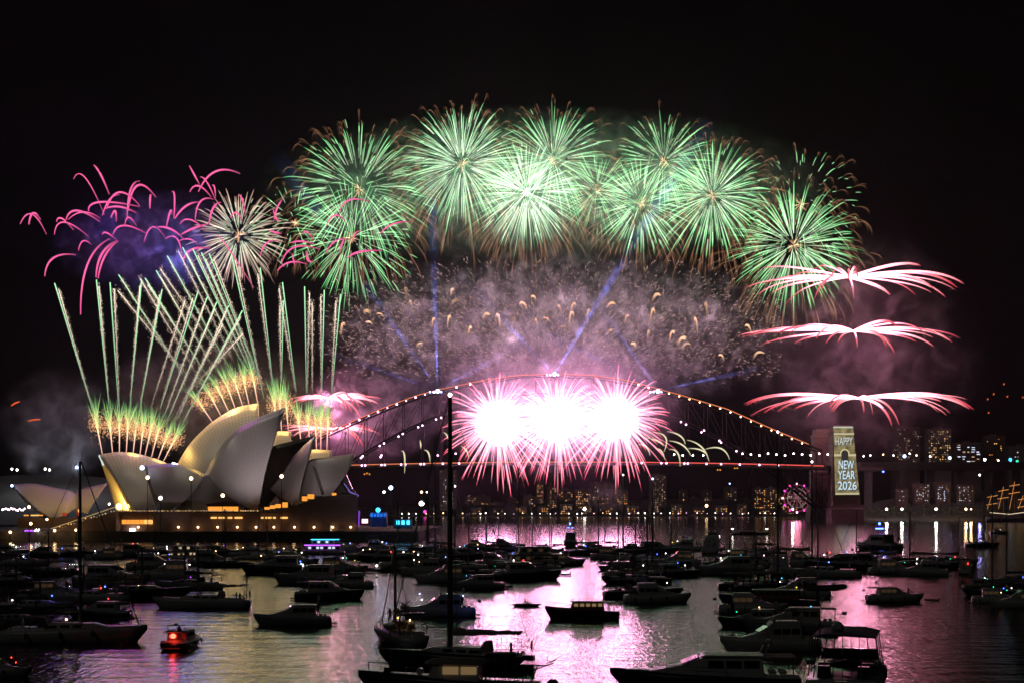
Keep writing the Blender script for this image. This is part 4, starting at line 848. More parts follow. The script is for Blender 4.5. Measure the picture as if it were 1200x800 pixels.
# ------------------------------------------------------------------ boats
def hull_mb(L, B, fs, fb, dr=.5, transom=.75, n=12, flare=1.0):
    """fs/fb: freeboard at stern and bow; local x forward, waterline z=0"""
    mb = MB(); rings = []
    for i in range(n + 1):
        u = i / n; x = -L / 2 + L * u; hb = B / 2 * (transom + (1 - transom) * math.sin(math.pi * min(u / .5, 1) / 2)) if u < .5 else B / 2 * (1 - ((u - .5) / .5) ** 2.3) ** .8
        hb = max(hb, .03); fz = lerp(fs, fb, u ** 1.6); xr = x + (.07 * L * (u ** 6)); bot = -dr * (1 - max(0, (u - .7) / .3) ** 2)
        rings.append([(x, -hb * .25, bot), (x, -hb * .85 * flare * (1 - .25 * u), .1), (xr, -hb, fz * .75), (xr, -hb * .98, fz), (xr, 0, fz + .06 * B * .3), (xr, hb * .98, fz), (xr, hb, fz * .75), (x, hb * .85 * flare * (1 - .25 * u), .1), (x, hb * .25, bot)])
    mb.loft(rings); return mb
def deckz(L, fs, fb, x): return lerp(fs, fb, max(0, min(1, (x + L / 2) / L)) ** 1.6) + .05
def bulb(parent, k, loc, r=.14, name="cabin_light"):
    key = ("b", k, r)
    if key not in DL: DL[key] = mesh_data(name, MB().ball((0, 0, 0), r, None, 6, 4), M[k])
    return share(name, DL[key], parent, loc)
def rail(t, pts, z0, h=.6, name="guard_rail"):
    mb = MB(); top_ = [Vector((x, y, z0(x) + h)) for x, y in pts]; mb.tube(top_, .025, 4)
    for x, y in pts: mb.tube([(x, y, z0(x)), (x, y, z0(x) + h)], .02, 4)
    obj(name, mb, M["alu"], t)
def yacht(hm="hullw", canv="canvas", wind=False, ketch=False, dodger=True):
    t = thing("sailing_yacht", None, None); L, B, fs, fb = 12, 3.7, 1.05, 1.5; dz = lambda x: deckz(L, fs, fb, x)
    obj("hull", hull_mb(L, B, fs, fb), M[hm], t, True)
    cb = MB().loft([[(x, -w_, dz(x) - .1), (x, -w_ * .85, dz(x) + h), (x, w_ * .85, dz(x) + h), (x, w_, dz(x) - .1)] for x, w_, h in ((-1.9, 1.15, .55), (.5, 1.1, .5), (2.3, .8, .38), (3.2, .45, .08))]); cab = obj("cabin", cb, M["cabin"], t)
    for s in (-1, 1):
        for x in (-1.3, -.2, .9): mb = MB().box(x - .38, x + .38, s * 1.06 - .03, s * 1.06 + .03, dz(x) + .14, dz(x) + .36); obj("window", mb, M["glass"], cab)
    obj("coaming", MB().box(-5.2, -1.9, -1.25, 1.25, dz(-4) - .05, dz(-4) + .28, .1, .1), M["hullw"], t)
    if dodger: obj("sprayhood", MB().loft([[(x, -1.1, dz(-2) + .1), (x + sx, -.9, dz(-2) + 1.05), (x + sx, .9, dz(-2) + 1.05), (x, 1.1, dz(-2) + .1)] for x, sx in ((-2.6, .1), (-1.5, -.55))]), M[canv], t)
    mz = 16.5; obj("mast", MB().tube([(.9, 0, dz(1) - .2), (.9, 0, mz)], [.17, .11], 6), M["alu"], t)
    obj("boom", MB().tube([(.8, 0, 2.7), (-4.3, 0, 2.85)], .08, 5), M["alu"], t)
    obj("furled_sail", MB().tube([(.6 - 4.7 * u / 9, .04 * math.sin(u * 2), 2.95 + .05 * math.sin(u * 1.7)) for u in range(10)], [.34 + .05 * math.sin(u * 2.3) - .02 * u for u in range(10)], 7), M[canv if hm != "hulln" else "sail"], t)
    for a, c, r in (((6.1, 0, 1.6), (1, 0, mz), .05), ((-5.9, 0, 1.1), (.85, 0, mz), .022), ((.6, -1.75, 1.2), (.85, 0, mz * .93), .022), ((.6, 1.75, 1.2), (.85, 0, mz * .93), .022), ((.9, -1.2, mz * .55), (.9, 1.2, mz * .55), .04)):
        obj("furled_jib" if r == .05 else "spreader" if r == .04 else "stay", MB().tube([a, c], r, 4), M["sail"] if r == .05 else M["wire"], t)
    rail(t, [(x, s_ * y) for s_ in (-1,) for x, y in ((-5.6, 1.3), (-3.5, 1.65), (-1, 1.78), (1.5, 1.65), (3.5, 1.2), (5.3, .55), (6.2, .05))], dz); rail(t, [(x, y) for x, y in ((-5.6, 1.3), (-3.5, 1.65), (-1, 1.78), (1.5, 1.65), (3.5, 1.2), (5.3, .55), (6.2, .05))], dz)
    if canv != "sail":
        bi = obj("bimini", MB().loft([[(x, -1.25, dz(-4) + 1.75), (x, -.6, dz(-4) + 1.92), (x, .6, dz(-4) + 1.92), (x, 1.25, dz(-4) + 1.75), (x, 0, dz(-4) + 1.84)] for x in (-5.1, -3.1)]), M[canv], t)
        for x in (-4.9, -3.2):
            for y in (-1.22, 1.22): obj("bimini_pole", MB().tube([(x, y, dz(x)), (x, y, dz(-4) + 1.78)], .03, 4), M["alu"], t)
    obj("wheel_pedestal", MB().box(-4.3, -4.05, -.15, .15, dz(-4) + .1, dz(-4) + 1.0, .03, .03), M["hullw"], t)
    obj("life_ring", MB().tube([(-5.75, -1.0 + .32 * math.cos(a), dz(-5.7) + .75 + .32 * math.sin(a)) for a in [math.pi * k / 5 for k in range(11)]], .07, 5), M["canvasb"], t)
    obj("flag_staff", MB().tube([(-5.9, .5, dz(-6)), (-6.4, .5, dz(-6) + 1.7)], .03, 4), M["wood"], t)
    for x in (-3.4, -.4, 2.4): obj("fender", MB().tube([(x, -1.86, dz(x) - .1), (x, -1.93, dz(x) - .3), (x, -1.93, dz(x) - .75)], [.03, .13, .11], 6), M["rubber"], t)
    if wind:
        g_ = obj("wind_generator", MB().tube([(-5.6, .9, 1.2), (-5.6, .9, 4.0)], .05, 5), M["alu"], t); mb = MB()
        for k in range(3): a = k * 2.1 + .4; mb.tube([(-5.7, .9, 4), (-5.7, .9 + .75 * math.cos(a), 4 + .75 * math.sin(a))], [.09, .03], 4)
        obj("rotor", mb, M["alu"], g_); obj("solar_arch", MB().tube([(-5.3, -1.3, 1.2), (-5.5, -1.3, 3.1), (-5.5, 1.3, 3.1), (-5.3, 1.3, 1.2)], .05, 5), M["alu"], t); obj("solar_panel", MB().box(-6, -4.8, -1.1, 1.1, 3.16, 3.22), M["glass"], t)
    if ketch:
        obj("mizzen_mast", MB().tube([(-4.4, 0, 1.1), (-4.4, 0, 10)], [.1, .07], 6), M["alu"], t); obj("mizzen_boom", MB().tube([(-4.4, 0, 2.6), (-6.6, 0, 2.7)], .12, 5), M[canv], t)
    return t
def cruiser(hm="hullw", fly=True, canv="canvas", litw=None, open_top=False):
    t = thing("motor_cruiser", None, None); L, B, fs, fb = 12, 4.0, 1.25, 1.9; dz = lambda x: deckz(L, fs, fb, x)
    obj("hull", hull_mb(L, B, fs, fb, transom=.9), M[hm], t, True); obj("swim_platform", MB().box(-6.9, -5.95, -1.6, 1.6, .25, .38), M["deck"], t)
    cab = obj("cabin", MB().loft([[(x, -w_, dz(x) - .1), (x + rk_, -w_ * .86, dz(0) + h), (x + rk_, w_ * .86, dz(0) + h), (x, w_, dz(x) - .1)] for x, w_, h, rk_ in ((-3.6, 1.6, 1.75, .2), (.4, 1.55, 1.75, 0), (2.6, 1.35, 1.0, -1.1), (4.4, .7, .25, -.2))]), M["cabin"], t)
    g = M[litw] if litw else M["glass"]
    for s in (-1, 1):
        for x in (-2.7, -1.5, -.3): obj("window", MB().box(x - .5, x + .5, s * 1.53 - .04, s * 1.53 + .04, dz(0) + .75, dz(0) + 1.4), g, cab)
    obj("windscreen", MB().loft([[(.75, -1.2, dz(0) + 1.62), (1.85, -1.12, dz(0) + 1.0), (1.85, 1.12, dz(0) + 1.0), (.75, 1.2, dz(0) + 1.62)], [(.85, -1.2, dz(0) + 1.72), (1.97, -1.12, dz(0) + 1.06), (1.97, 1.12, dz(0) + 1.06), (.85, 1.2, dz(0) + 1.72)]]), M["glass"], cab)
    zt = dz(0) + 1.78
    if fly:
        obj("flybridge", MB().box(-3.4, .6, -1.3, 1.3, zt, zt + .6, .15, .12, .4), M["cabin"], t); obj("flybridge_screen", MB().box(-.1, .1, -1.05, 1.05, zt + .6, zt + .95, .03, .05), M["glass"], t)
        bm_ = obj("canopy", MB().loft([[(-3.2, -1.3, zt + 1.85), (-3.2, 0, zt + 2.0), (-3.2, 1.3, zt + 1.85), (-3.2, 0, zt + 1.9)], [(.1, -1.3, zt + 1.9), (.1, 0, zt + 2.06), (.1, 1.3, zt + 1.9), (.1, 0, zt + 1.96)]]), M[canv], t)
        for x in (-3.0, -.1):
            for y in (-1.2, 1.2): obj("canopy_pole", MB().tube([(x, y, zt + .4), (x, y, zt + 1.88)], .035, 4), M["alu"], t)
    else:
        obj("hardtop", MB().box(-3.7, .7, -1.5, 1.5, zt, zt + .12, .1, .1, .2), M["cabin"], t)
        obj("aft_canopy", MB().box(-5.7, -3.6, -1.5, 1.5, zt - .1, zt), M[canv], t)
        for y in (-1.4, 1.4): obj("canopy_pole", MB().tube([(-5.5, y, dz(-5)), (-5.5, y, zt - .1)], .035, 4), M["alu"], t)
    for x in (-4.2, -1.2, 1.8): obj("fender", MB().tube([(x, -2.02, dz(x) - .1), (x, -2.12, dz(x) - .35), (x, -2.12, dz(x) - .9)], [.03, .15, .13], 6), M["rubber"], t)
    obj("radar_dome", MB().ball((-3.9, 0, zt + 1.25), .32, None, 8, 5), M["hullw"], t)
    obj("flag_staff", MB().tube([(-5.9, 0, dz(-6)), (-6.5, 0, dz(-6) + 1.6)], .03, 4), M["wood"], t); obj("flag", MB().box(-7.1, -6.48, -.02, .02, dz(-6) + 1.1, dz(-6) + 1.55), M["hulln"], t)
    for x in (-4.9, -4.2): obj("deck_seat", MB().box(x - .25, x + .25, -.9, .9, dz(-5), dz(-5) + .55, .03, .05), M["canvasb"], t)
    obj("radar_arch", MB().tube([(-3.5, -1.4, zt), (-3.9, -1.3, zt + 1.1), (-3.9, 1.3, zt + 1.1), (-3.5, 1.4, zt)], .08, 5), M["cabin"], t)
    obj("aerial", MB().tube([(-3.7, .9, zt + 1), (-4.3, .9, zt + 3.6)], .025, 4), M["alu"], t); obj("aerial", MB().tube([(-3.7, -.9, zt + 1), (-4.2, -.9, zt + 3.0)], .025, 4), M["alu"], t)
    for s in (-1, 1): rail(t, [(-1, s * 1.9), (1, s * 1.85), (3, s * 1.5), (4.8, s * .9), (6.5, s * .08)], dz, .75)
    obj("cockpit_bulwark", MB().box(-5.9, -3.6, -1.75, 1.75, dz(-5) - .05, dz(-5) + .35, .05, .1), M["hullw"], t)
    return t
def launch(hm="hullb", litw="warm"):
    t = thing("wooden_launch", None, None); L, B, fs, fb = 15, 4.2, 1.3, 2.2; dz = lambda x: deckz(L, fs, fb, x)
    obj("hull", hull_mb(L, B, fs, fb, transom=.7), M[hm], t, True); z = dz(-1)
    obj("rubbing_strake", MB().tube([(-7.4, -1.55, 1.15), (-3, -2.08, 1.2), (1, -2.08, 1.4), (5, -1.3, 1.8)], .07, 5), M["wood"], t)
    cab = obj("deckhouse", MB().box(-4.2, 3.2, -1.5, 1.5, z - .1, z + 1.35, .1, .12, .5), M["wood"], t)
    for s in (-1, 1):
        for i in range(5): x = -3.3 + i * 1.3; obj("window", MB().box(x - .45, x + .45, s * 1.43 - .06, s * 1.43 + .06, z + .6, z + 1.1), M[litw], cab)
    obj("roof", MB().loft([[(x, -1.65, z + 1.38), (x, 0, z + 1.5), (x, 1.65, z + 1.38), (x, 0, z + 1.36)] for x in (-6.6, 3.2)]), M["cabin"], t)
    for x in (-6.4, -5.3):
        for y in (-1.5, 1.5): obj("roof_post", MB().tube([(x, y, dz(x) - .1), (x, y, z + 1.38)], .05, 4), M["wood"], t)
    obj("signal_mast", MB().tube([(-.5, 0, z + 1.4), (-.7, 0, z + 3.4)], .05, 5), M["wood"], t)
    for s in (-1, 1): rail(t, [(3.4, s * 1.7), (5, s * 1.2), (6.6, s * .6), (8, s * .05)], dz, .7)
    return t
def charter(litw="soft", strip=None):
    t = thing("charter_boat", None, None); L, B, fs, fb = 20, 6, 1.2, 2.0; dz = lambda x: deckz(L, fs, fb, x)
    obj("hull", hull_mb(L, B, fs, fb, transom=.92), M["hullw"], t, True); z = 1.35
    lo = obj("lower_saloon", MB().box(-8.5, 5.0, -2.4, 2.4, z, z + 2.1, .1, .12, .5), M["cabin"], t); up = obj("upper_saloon", MB().box(-6, 2.8, -2.1, 2.1, z + 2.35, z + 4.2, .1, .1, .6), M["cabin"], t)
    for s in (-1, 1):
        for i in range(8): x = -7.5 + i * 1.5; obj("window", MB().box(x - .5, x + .5, s * 2.33 - .06, s * 2.33 + .06, z + .8, z + 1.6), M[litw if i % 3 else "glass"], lo)
        for i in range(5): x = -5 + i * 1.55; obj("window", MB().box(x - .5, x + .5, s * 2.04 - .06, s * 2.04 + .06, z + 3.0, z + 3.8), M[litw if i % 2 else "glass"], up)
    obj("upper_deck", MB().box(-9.2, 5.2, -2.6, 2.6, z + 2.15, z + 2.32), M["cabin"], t); obj("roof", MB().box(-8.8, 3.2, -2.3, 2.3, z + 4.25, z + 4.4), M["cabin"], t)
    for s in (-1, 1):
        obj("roof_post", MB().tube([(-8.5, s * 2.2, z + 2.3), (-8.5, s * 2.2, z + 4.25)], .06, 4), M["alu"], t); obj("guard_rail", MB().tube([(-9.1, s * 2.5, z + 3.2), (-6, s * 2.5, z + 3.2)], .04, 4), M["alu"], t)
        if strip: obj("light_strip", MB().tube([(-8.5, s * 2.68, z + 2.2), (5, s * 2.68, z + 2.2)], .13, 4), M[strip[0]], t); obj("light_strip", MB().tube([(-8, s * 2.38, z + 4.3), (2.5, s * 2.38, z + 4.3)], .13, 4), M[strip[1]], t)
    obj("signal_mast", MB().tube([(-.5, 0, z + 4.4), (-.8, 0, z + 7)], .07, 5), M["alu"], t)
    return t
def tender():
    t = thing("inflatable_dinghy", None, None)
    for s in (-1, 1): obj("side_tube", MB().tube([(-1.7, s * .65, .28), (0, s * .68, .3), (1.0, s * .55, .34), (1.6, s * .2, .42), (1.72, 0, .45)], [.2, .24, .24, .23, .22], 7), M["rubber"], t, True)
    obj("floor", MB().box(-1.5, 1.1, -.5, .5, .08, .14), M["deck"], t); obj("transom", MB().box(-1.6, -1.5, -.5, .5, .08, .55), M["deck"], t); obj("thwart", MB().box(-.3, 0, -.5, .5, .34, .4), M["deck"], t)
    ob = obj("outboard_motor", MB().box(-2.0, -1.62, -.16, .16, .5, .95, .06, .03), M["hullb"], t); obj("motor_leg", MB().tube([(-1.8, 0, .5), (-1.85, 0, -.4)], .06, 5), M["hullb"], ob)
    return t
def police():
    t = cruiser("hulln", False); t.name = "police_launch"
    obj("light_bar", MB().box(-.9, -.5, -.9, .9, 4.35, 4.55), M["lampb"], t); bulb(t, "lampb", (-.7, 0, 5.4), .25, "beacon"); obj("beacon_mast", MB().tube([(-.7, 0, 3.4), (-.7, 0, 5.3)], .06, 5), M["alu"], t); return t
def workboat():
    t = thing("pilothouse_boat", None, None); L, B, fs, fb = 15, 4.4, 1.1, 1.9; dz = lambda x: deckz(L, fs, fb, x)
    obj("hull", hull_mb(L, B, fs, fb, transom=.8), M["hulln"], t, True); z = dz(0)
    wh = obj("wheelhouse", MB().loft([[(x, -w_, z - .2), (x + k, -w_ * .9, z + 1.25), (x + k, w_ * .9, z + 1.25), (x, w_, z - .2)] for x, w_, k in ((-2.4, 1.6, .1), (2.2, 1.35, -.5))]), M["cabin"], t)
    obj("roof", MB().loft([[(x, -w_, z + 1.28), (x, -w_ * .7, z + 1.28 + h), (x, 0, z + 1.3 + h * 1.25), (x, w_ * .7, z + 1.28 + h), (x, w_, z + 1.28), (x, 0, z + 1.2)] for x, w_, h in ((-3.0, 1.3, .1), (-2.5, 1.7, .32), (0, 1.75, .4), (1.9, 1.5, .3), (2.5, 1.0, .06))]), M["canvasb"], t, True)
    win_ = emit("wheelhouse_window", (1, .62, .28), .16)
    for s_ in (-1, 1):
        for x in (-1.5, .1): obj("window", MB().box(x - .68, x + .68, s_ * 1.5 - .06, s_ * 1.5 + .06, z + .42, z + 1.08), win_, wh)
    obj("bimini", MB().loft([[(x, -1.6, z + 2.0), (x, -.8, z + 2.2), (x, .8, z + 2.2), (x, 1.6, z + 2.0), (x, 0, z + 2.1)] for x in (-5.6, -2.9)]), M["canvas"], t)
    for x in (-5.5, -4.7, -3.8, -3.0):
        for y in (-1.55, 1.55): obj("bimini_pole", MB().tube([(x, y, dz(x) - .1), (x, y, z + 2.02)], .04, 5), M["alu"], t)
    obj("gantry", MB().tube([(-6.2, -1.7, dz(-6)), (-6.4, -1.6, z + 1.2), (-6.4, 1.6, z + 1.2), (-6.2, 1.7, dz(-6))], .08, 5), M["alu"], t); obj("solar_panel", MB().box(-8.2, -6.0, -1.5, 1.5, z + 1.25, z + 1.36), M["glass"], t)
    for y in (-1.3, 1.3): obj("davit", MB().tube([(-6.8, y, dz(-7)), (-7.2, y, z + .9), (-8.9, y, z + 1.5)], .07, 5), M["alu"], t)
    ob = obj("outboard_motor", MB().loft([[(x, -w_, zz), (x, 0, zz + w_ * 1.6), (x, w_, zz), (x, 0, zz - w_)] for x, w_, zz in ((-9.3, .12, .75), (-9.0, .34, .8), (-8.4, .34, .8), (-8.1, .2, .7))]), M["hullb"], t, True); obj("motor_leg", MB().tube([(-8.6, 0, .6), (-8.7, 0, -.5)], .1, 5), M["hullb"], ob)
    obj("side_tube", MB().tube([(-9.2, -.9, .45), (-6.6, -1.0, .5)], .28, 8), M["rubber"], t); obj("aerial", MB().tube([(-8.2, 1, z + 1.3), (-8.6, 1, z + 3)], .03, 4), M["alu"], t); obj("aerial", MB().tube([(-8.4, -1, z + 1.3), (-9.6, -1, z + 2.1)], .03, 4), M["alu"], t)
    for s_ in (-1, 1): rail(t, [(2.5, s_ * 1.9), (4, s_ * 1.55), (5.6, s_ * .95), (7.6, s_ * .1)], dz, .75)
    obj("anchor_windlass", MB().box(5.6, 6.2, -.25, .25, dz(6), dz(6) + .4, .05, .05), M["steel"], t); obj("liferaft", MB().tube([(3.0, -.4, dz(3) + .35), (3.0, .5, dz(3) + .35)], .3, 8), M["hullw"], t)
    return t
def tented():
    t = thing("canopied_cruiser", None, None); L, B, fs, fb = 10, 3.6, 1.2, 1.6; dz = lambda x: deckz(L, fs, fb, x)
    obj("hull", hull_mb(L, B, fs, fb, transom=.92), M["hullw"], t, True); z = dz(0)
    obj("canopy", MB().loft([[(x, -1.45, z + 2.0), (x, -.8, z + 2.18), (x, .8, z + 2.18), (x, 1.45, z + 2.0), (x, 0, z + 2.08)] for x in (-4.4, .6)]), M["canvas"], t)
    for i in range(9):
        y = -1.6 + i * .4; obj("canopy_pole", MB().tube([(-4.7, y * 1.08, dz(-4.6) + .1), (-4.35, y * .9, z + 2.02)], .022, 4), M["alu"], t)
    for x in (-3.2, -1.8, -.4):
        for y in (-1, 1): obj("canopy_pole", MB().tube([(x, y * 1.65, dz(x)), (x, y * 1.42, z + 2.02)], .03, 4), M["alu"], t)
    obj("windscreen", MB().box(.5, .6, -1.4, 1.4, z + .4, z + 1.0, 0, .15), M["glass"], t); obj("foredeck_cover", MB().loft([[(x, -w_, dz(x) - .05), (x, 0, dz(x) + h), (x, w_, dz(x) - .05), (x, 0, dz(x) - .1)] for x, w_, h in ((.7, 1.5, .35), (2.6, 1.2, .3), (4.4, .4, .1))]), M["canvas"], t)
    for x, y in ((-3.6, -.9), (-3.6, .9), (-2.2, -1), (-2.2, 1)): obj("deck_seat", MB().box(x - .3, x + .3, y - .3, y + .3, dz(x), dz(x) + .6, .05, .05), M["hulln"], t)
    obj("swim_platform", MB().box(-5.9, -4.95, -1.5, 1.5, .25, .38), M["deck"], t); obj("outboard_motor", MB().box(-5.7, -5.1, -.3, .3, .4, 1.3, .1, .06), M["hullb"], t); obj("radar_dome", MB().ball((-2, .4, z + 2.35), .3, None, 8, 5), M["hullw"], t); obj("light_pole", MB().tube([(-3.5, 1.1, z + 2), (-3.5, 1.1, z + 3.3)], .03, 4), M["alu"], t)
    return t
PROTO = {}
def get(kind, var):
    mk = {"Y": [lambda: yacht(), lambda: yacht("hulln", "canvasb"), lambda: yacht("hullw", "canvasb", wind=True), lambda: yacht("hullg", "canvas", ketch=True), lambda: yacht("hullb", "sail", dodger=False)],
          "C": [lambda: cruiser(), lambda: cruiser("hulln", False, "canvasb"), lambda: cruiser("hullw", True, "canvasb", "boatw"), lambda: cruiser("hullg", False), lambda: cruiser("hullw", False, "canvas", "boatw")],
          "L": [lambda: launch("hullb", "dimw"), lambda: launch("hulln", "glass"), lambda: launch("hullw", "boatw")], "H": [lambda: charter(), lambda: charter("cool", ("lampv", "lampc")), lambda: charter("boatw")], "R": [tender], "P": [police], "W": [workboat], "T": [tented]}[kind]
    var %= len(mk); key = (kind, var)
    if key not in PROTO: PROTO[key] = mk[var]()
    return copy_tree(PROTO[key])
LEN = {"Y": 12.6, "C": 13, "L": 15.6, "H": 20, "R": 3.8, "P": 13, "W": 17, "T": 10.6}
CATS = {"Y": "sailing yacht", "C": "motor cruiser", "L": "launch", "H": "charter boat", "R": "dinghy", "P": "police launch", "W": "pilothouse boat", "T": "cruiser"}
def place(kind, cx, wy, lpx, head=0, var=0, mast=None, lights="", label=None, group=None, sz=1.0):
    """cx, wy: middle of the hull and its waterline in the photo; lpx: seen length; head: heading in degrees (0 = bow right)"""
    Y = yat(wy); h = R_(head); app = max(abs(math.cos(h)) * LEN[kind], abs(math.sin(h)) * LEN[kind] * .34); s = lpx * Y / F / app
    o = get(kind, var); p = P(cx, wy, Y); o.location = (p.x, p.y, 0); o.rotation_euler = (0, 0, h); o.scale = (s, s, s * sz)
    tag(o, label, CATS[kind], group); ORI[o] = Vector((0, 0, 0))
    if kind == "Y":
        mt = 16.5
        if mast:
            zt = H + (HZ - mast) / F * Y; f = zt / (s * sz) / 16.5; mt = 16.5 * f
            for ch in o.children:
                if ch.name.split(".")[0] in ("mast", "stay", "furled_jib", "spreader"): ch.scale = (1, 1, f)
                if ch.name.split(".")[0] == "mast" and wy > 770: ch.data = FATMAST
        if mast and "0" not in lights: bulb(o, "lampw" if "w" not in lights else "lampbw", (.9, 0, mt + .2), max(.16, .75 * Y / F / s), "anchor_light")
    zl = {"Y": 2.0, "C": 3.4, "L": 3.0, "H": 5.0, "R": .6, "P": 3, "W": 3, "T": 3}[kind]
    K = {"W": "lampw", "B": "lampb", "R": "lampr", "G": "lampg", "O": "lampo", "V": "lampv", "C": "lampc", "Y": "lampy", "M": "lampm", "b": "lampbw"}
    rr = random.Random(int(cx * 7 + wy))
    for ch in lights:
        if ch in K: bulb(o, K[ch], (rr.uniform(-.32, .3) * LEN[kind], rr.uniform(-1.1, -.5), zl + rr.uniform(-.7, .5)), max(.1, .5 * Y / F / s))
    BOATS.append((o, kind, p, s, h, label)); return o
FATMAST = mesh_data("mast", MB().tube([(.9, 0, 1.1), (.9, 0, 6), (.9, 0, 16.5)], [.24, .23, .16], 8), M["alu"]); BOATS = []; RJ = random.Random(33)
def row(zone, group, items):
    items = sorted(items, key=lambda q: q[1]); cnt = {}
    nm = {"Y": "sailing yacht", "C": "motor cruiser", "H": "two-deck charter boat", "L": "wooden launch", "R": "dinghy", "P": "police launch"}
    for it in items:
        kind, cx, wy, lpx, head, var, mast, lights = it[:8]; head += RJ.uniform(-16, 16); lights += RJ.choice(("", "", "B", "B", "BW", "R", "G", "C", "O", "W", "V", "Yb")); cnt[kind] = cnt.get(kind, 0) + 1
        n_ = sum(1 for q in items if q[0] == kind); lab = (ORD[cnt[kind] - 1] + " " if n_ > 1 else "only ") + nm[kind] + (" from the left " if n_ > 1 else " ") + zone
        place(kind, cx, wy, lpx, head, var, mast, lights, it[8] if len(it) > 8 else lab, group)
row("in the row below the podium sea wall", "boats moored under the sea wall", [
    ("C", 10, 650, 44, 4, 0, None, "WW"), ("C", 48, 652, 46, 175, 1, None, "W"), ("Y", 88, 651, 50, 3, 1, 604, "0"), ("C", 122, 655, 42, 185, 2, None, ""), ("C", 160, 652, 56, 3, 3, None, "O"),
    ("H", 212, 656, 62, 176, 0, None, "WWWbWW"), ("C", 255, 651, 46, 5, 1, None, "W"), ("C", 290, 653, 44, 180, 0, None, "O"), ("C", 332, 656, 50, 5, 4, None, "WO"),
    ("H", 373, 649, 62, 178, 1, None, "MWB", "charter boat lit with violet and cyan strips below the podium's right half"), ("C", 408, 646, 36, 3, 2, None, "WY"), ("Y", 185, 648, 44, 176, 4, 600, "0"), ("Y", 310, 650, 46, 3, 0, 598, "0"), ("Y", 30, 662, 60, 3, 2, 612, "0"), ("C", 428, 655, 44, 176, 3, None, "W")])
row("in the flotilla at lower left", "boats in the left flotilla", [
    ("C", 20, 685, 56, 3, 1, None, ""), ("Y", 62, 674, 72, 176, 4, 622, "0"), ("C", 130, 686, 92, 4, 3, None, ""), ("C", 198, 679, 78, 178, 2, None, "WbWWW"), ("C", 246, 662, 62, 2, 0, None, "W"), ("Y", 268, 664, 60, 178, 1, 596, "0"),
    ("Y", 158, 702, 118, 3, 1, 640, "0R"), ("C", 326, 672, 82, 176, 1, None, "O"), ("C", 396, 672, 66, 4, 2, None, "YW"), ("C", 366, 684, 88, 178, 3, None, "bWWbW"), ("Y", 40, 716, 96, 2, 3, 660, "0"), ("C", 118, 724, 76, 174, 1, None, "R"), ("R", 438, 670, 36, 5, 0, None, ""), ("Y", 300, 655, 46, 4, 0, 590, "0"), ("C", 180, 667, 66, 8, 0, None, "W"), ("Y", 222, 690, 80, 170, 3, 632, "0"), ("Y", 105, 705, 96, 176, 2, 640, "0"), ("C", 345, 662, 56, 8, 2, None, "Wb"), ("C", 60, 700, 70, 4, 4, None, "W"), ("C", 410, 688, 60, 184, 0, None, "W"), ("Y", 12, 732, 90, 5, 3, 655, "0")])
place("Y", 82, 752, 166, 2, 0, 540, "0OW", "long white yacht at lower left with a lamp at its tall mast top")
place("C", 216, 757, 34, 84, 1, None, "", "small cruiser seen from astern with a glowing red stern lamp", sz=.8)
bulb([o for o in COL.objects if o.get("label", "").startswith("small cruiser seen from astern")][0], "lampr", (-6.2, -.3, 2.6), .45, "stern_lamp")
place("C", -4, 792, 78, 3, 0, None, "RRbW", "cruiser cut by the left edge with a red lamp at lower left")
place("Y", 240, 712, 112, 181, 2, 640, "0", "dark yacht with a wind generator and solar arch at its stern")
place("C", 346, 732, 92, 183, 3, None, "", "low grey cruiser with a flat top at the open lane's left side")
place("C", 384, 702, 82, 2, 1, None, "V", "navy cruiser with a beige aft canopy left of the violet water streak")
row("in the raft off the point's end", "boats rafted off the point", [
    ("C", 443, 645, 44, 3, 0, None, "BBW"), ("Y", 470, 652, 54, 176, 1, 560, "0"), ("Y", 496, 656, 60, 4, 0, 577, ""), ("Y", 515, 664, 70, 178, 4, 525, "0W"), ("C", 548, 655, 50, 4, 1, None, "W"), ("Y", 530, 648, 48, 2, 2, 570, "b"), ("Y", 572, 645, 44, 176, 1, 602, "0"), ("C", 590, 640, 32, 3, 0, None, "W"), ("C", 480, 668, 76, 3, 3, None, "WOW"), ("C", 522, 682, 70, 177, 2, None, "W"), ("C", 447, 657, 52, 178, 1, None, ""), ("Y", 505, 646, 46, 178, 3, 580, "0"), ("Y", 545, 668, 62, 5, 0, 590, "0"), ("C", 500, 674, 66, 176, 0, None, "Wb"), ("C", 560, 642, 34, 4, 2, None, "W")])
row("between tallest mast and backlit launch", "boats between the tallest mast and the lit launch", [
    ("Y", 603, 658, 70, 4, 1, 548, "0"), ("H", 618, 664, 84, 177, 2, None, "VVB"), ("C", 640, 652, 46, 3, 2, None, "B"), ("Y", 650, 650, 52, 178, 0, 565, "0"), ("Y", 628, 668, 60, 178, 0, 610, "0"), ("C", 616, 679, 80, 3, 1, None, "W"), ("C", 560, 690, 66, 176, 3, None, "W"), ("R", 592, 689, 19, 3, 0, None, ""), ("R", 660, 674, 18, 178, 0, None, ""), ("C", 580, 662, 50, 3, 0, None, ""), ("Y", 588, 652, 50, 176, 3, 585, "0"), ("Y", 640, 662, 60, 3, 2, 600, "0"), ("C", 606, 646, 36, 176, 1, None, "B"), ("C", 660, 662, 50, 3, 4, None, "bW"), ("Y", 575, 676, 66, 176, 4, 606, "0")])
place("P", 668, 640, 17, 90, 0, None, "bB", "police launch with a blue beacon in the middle distance", sz=1.3)
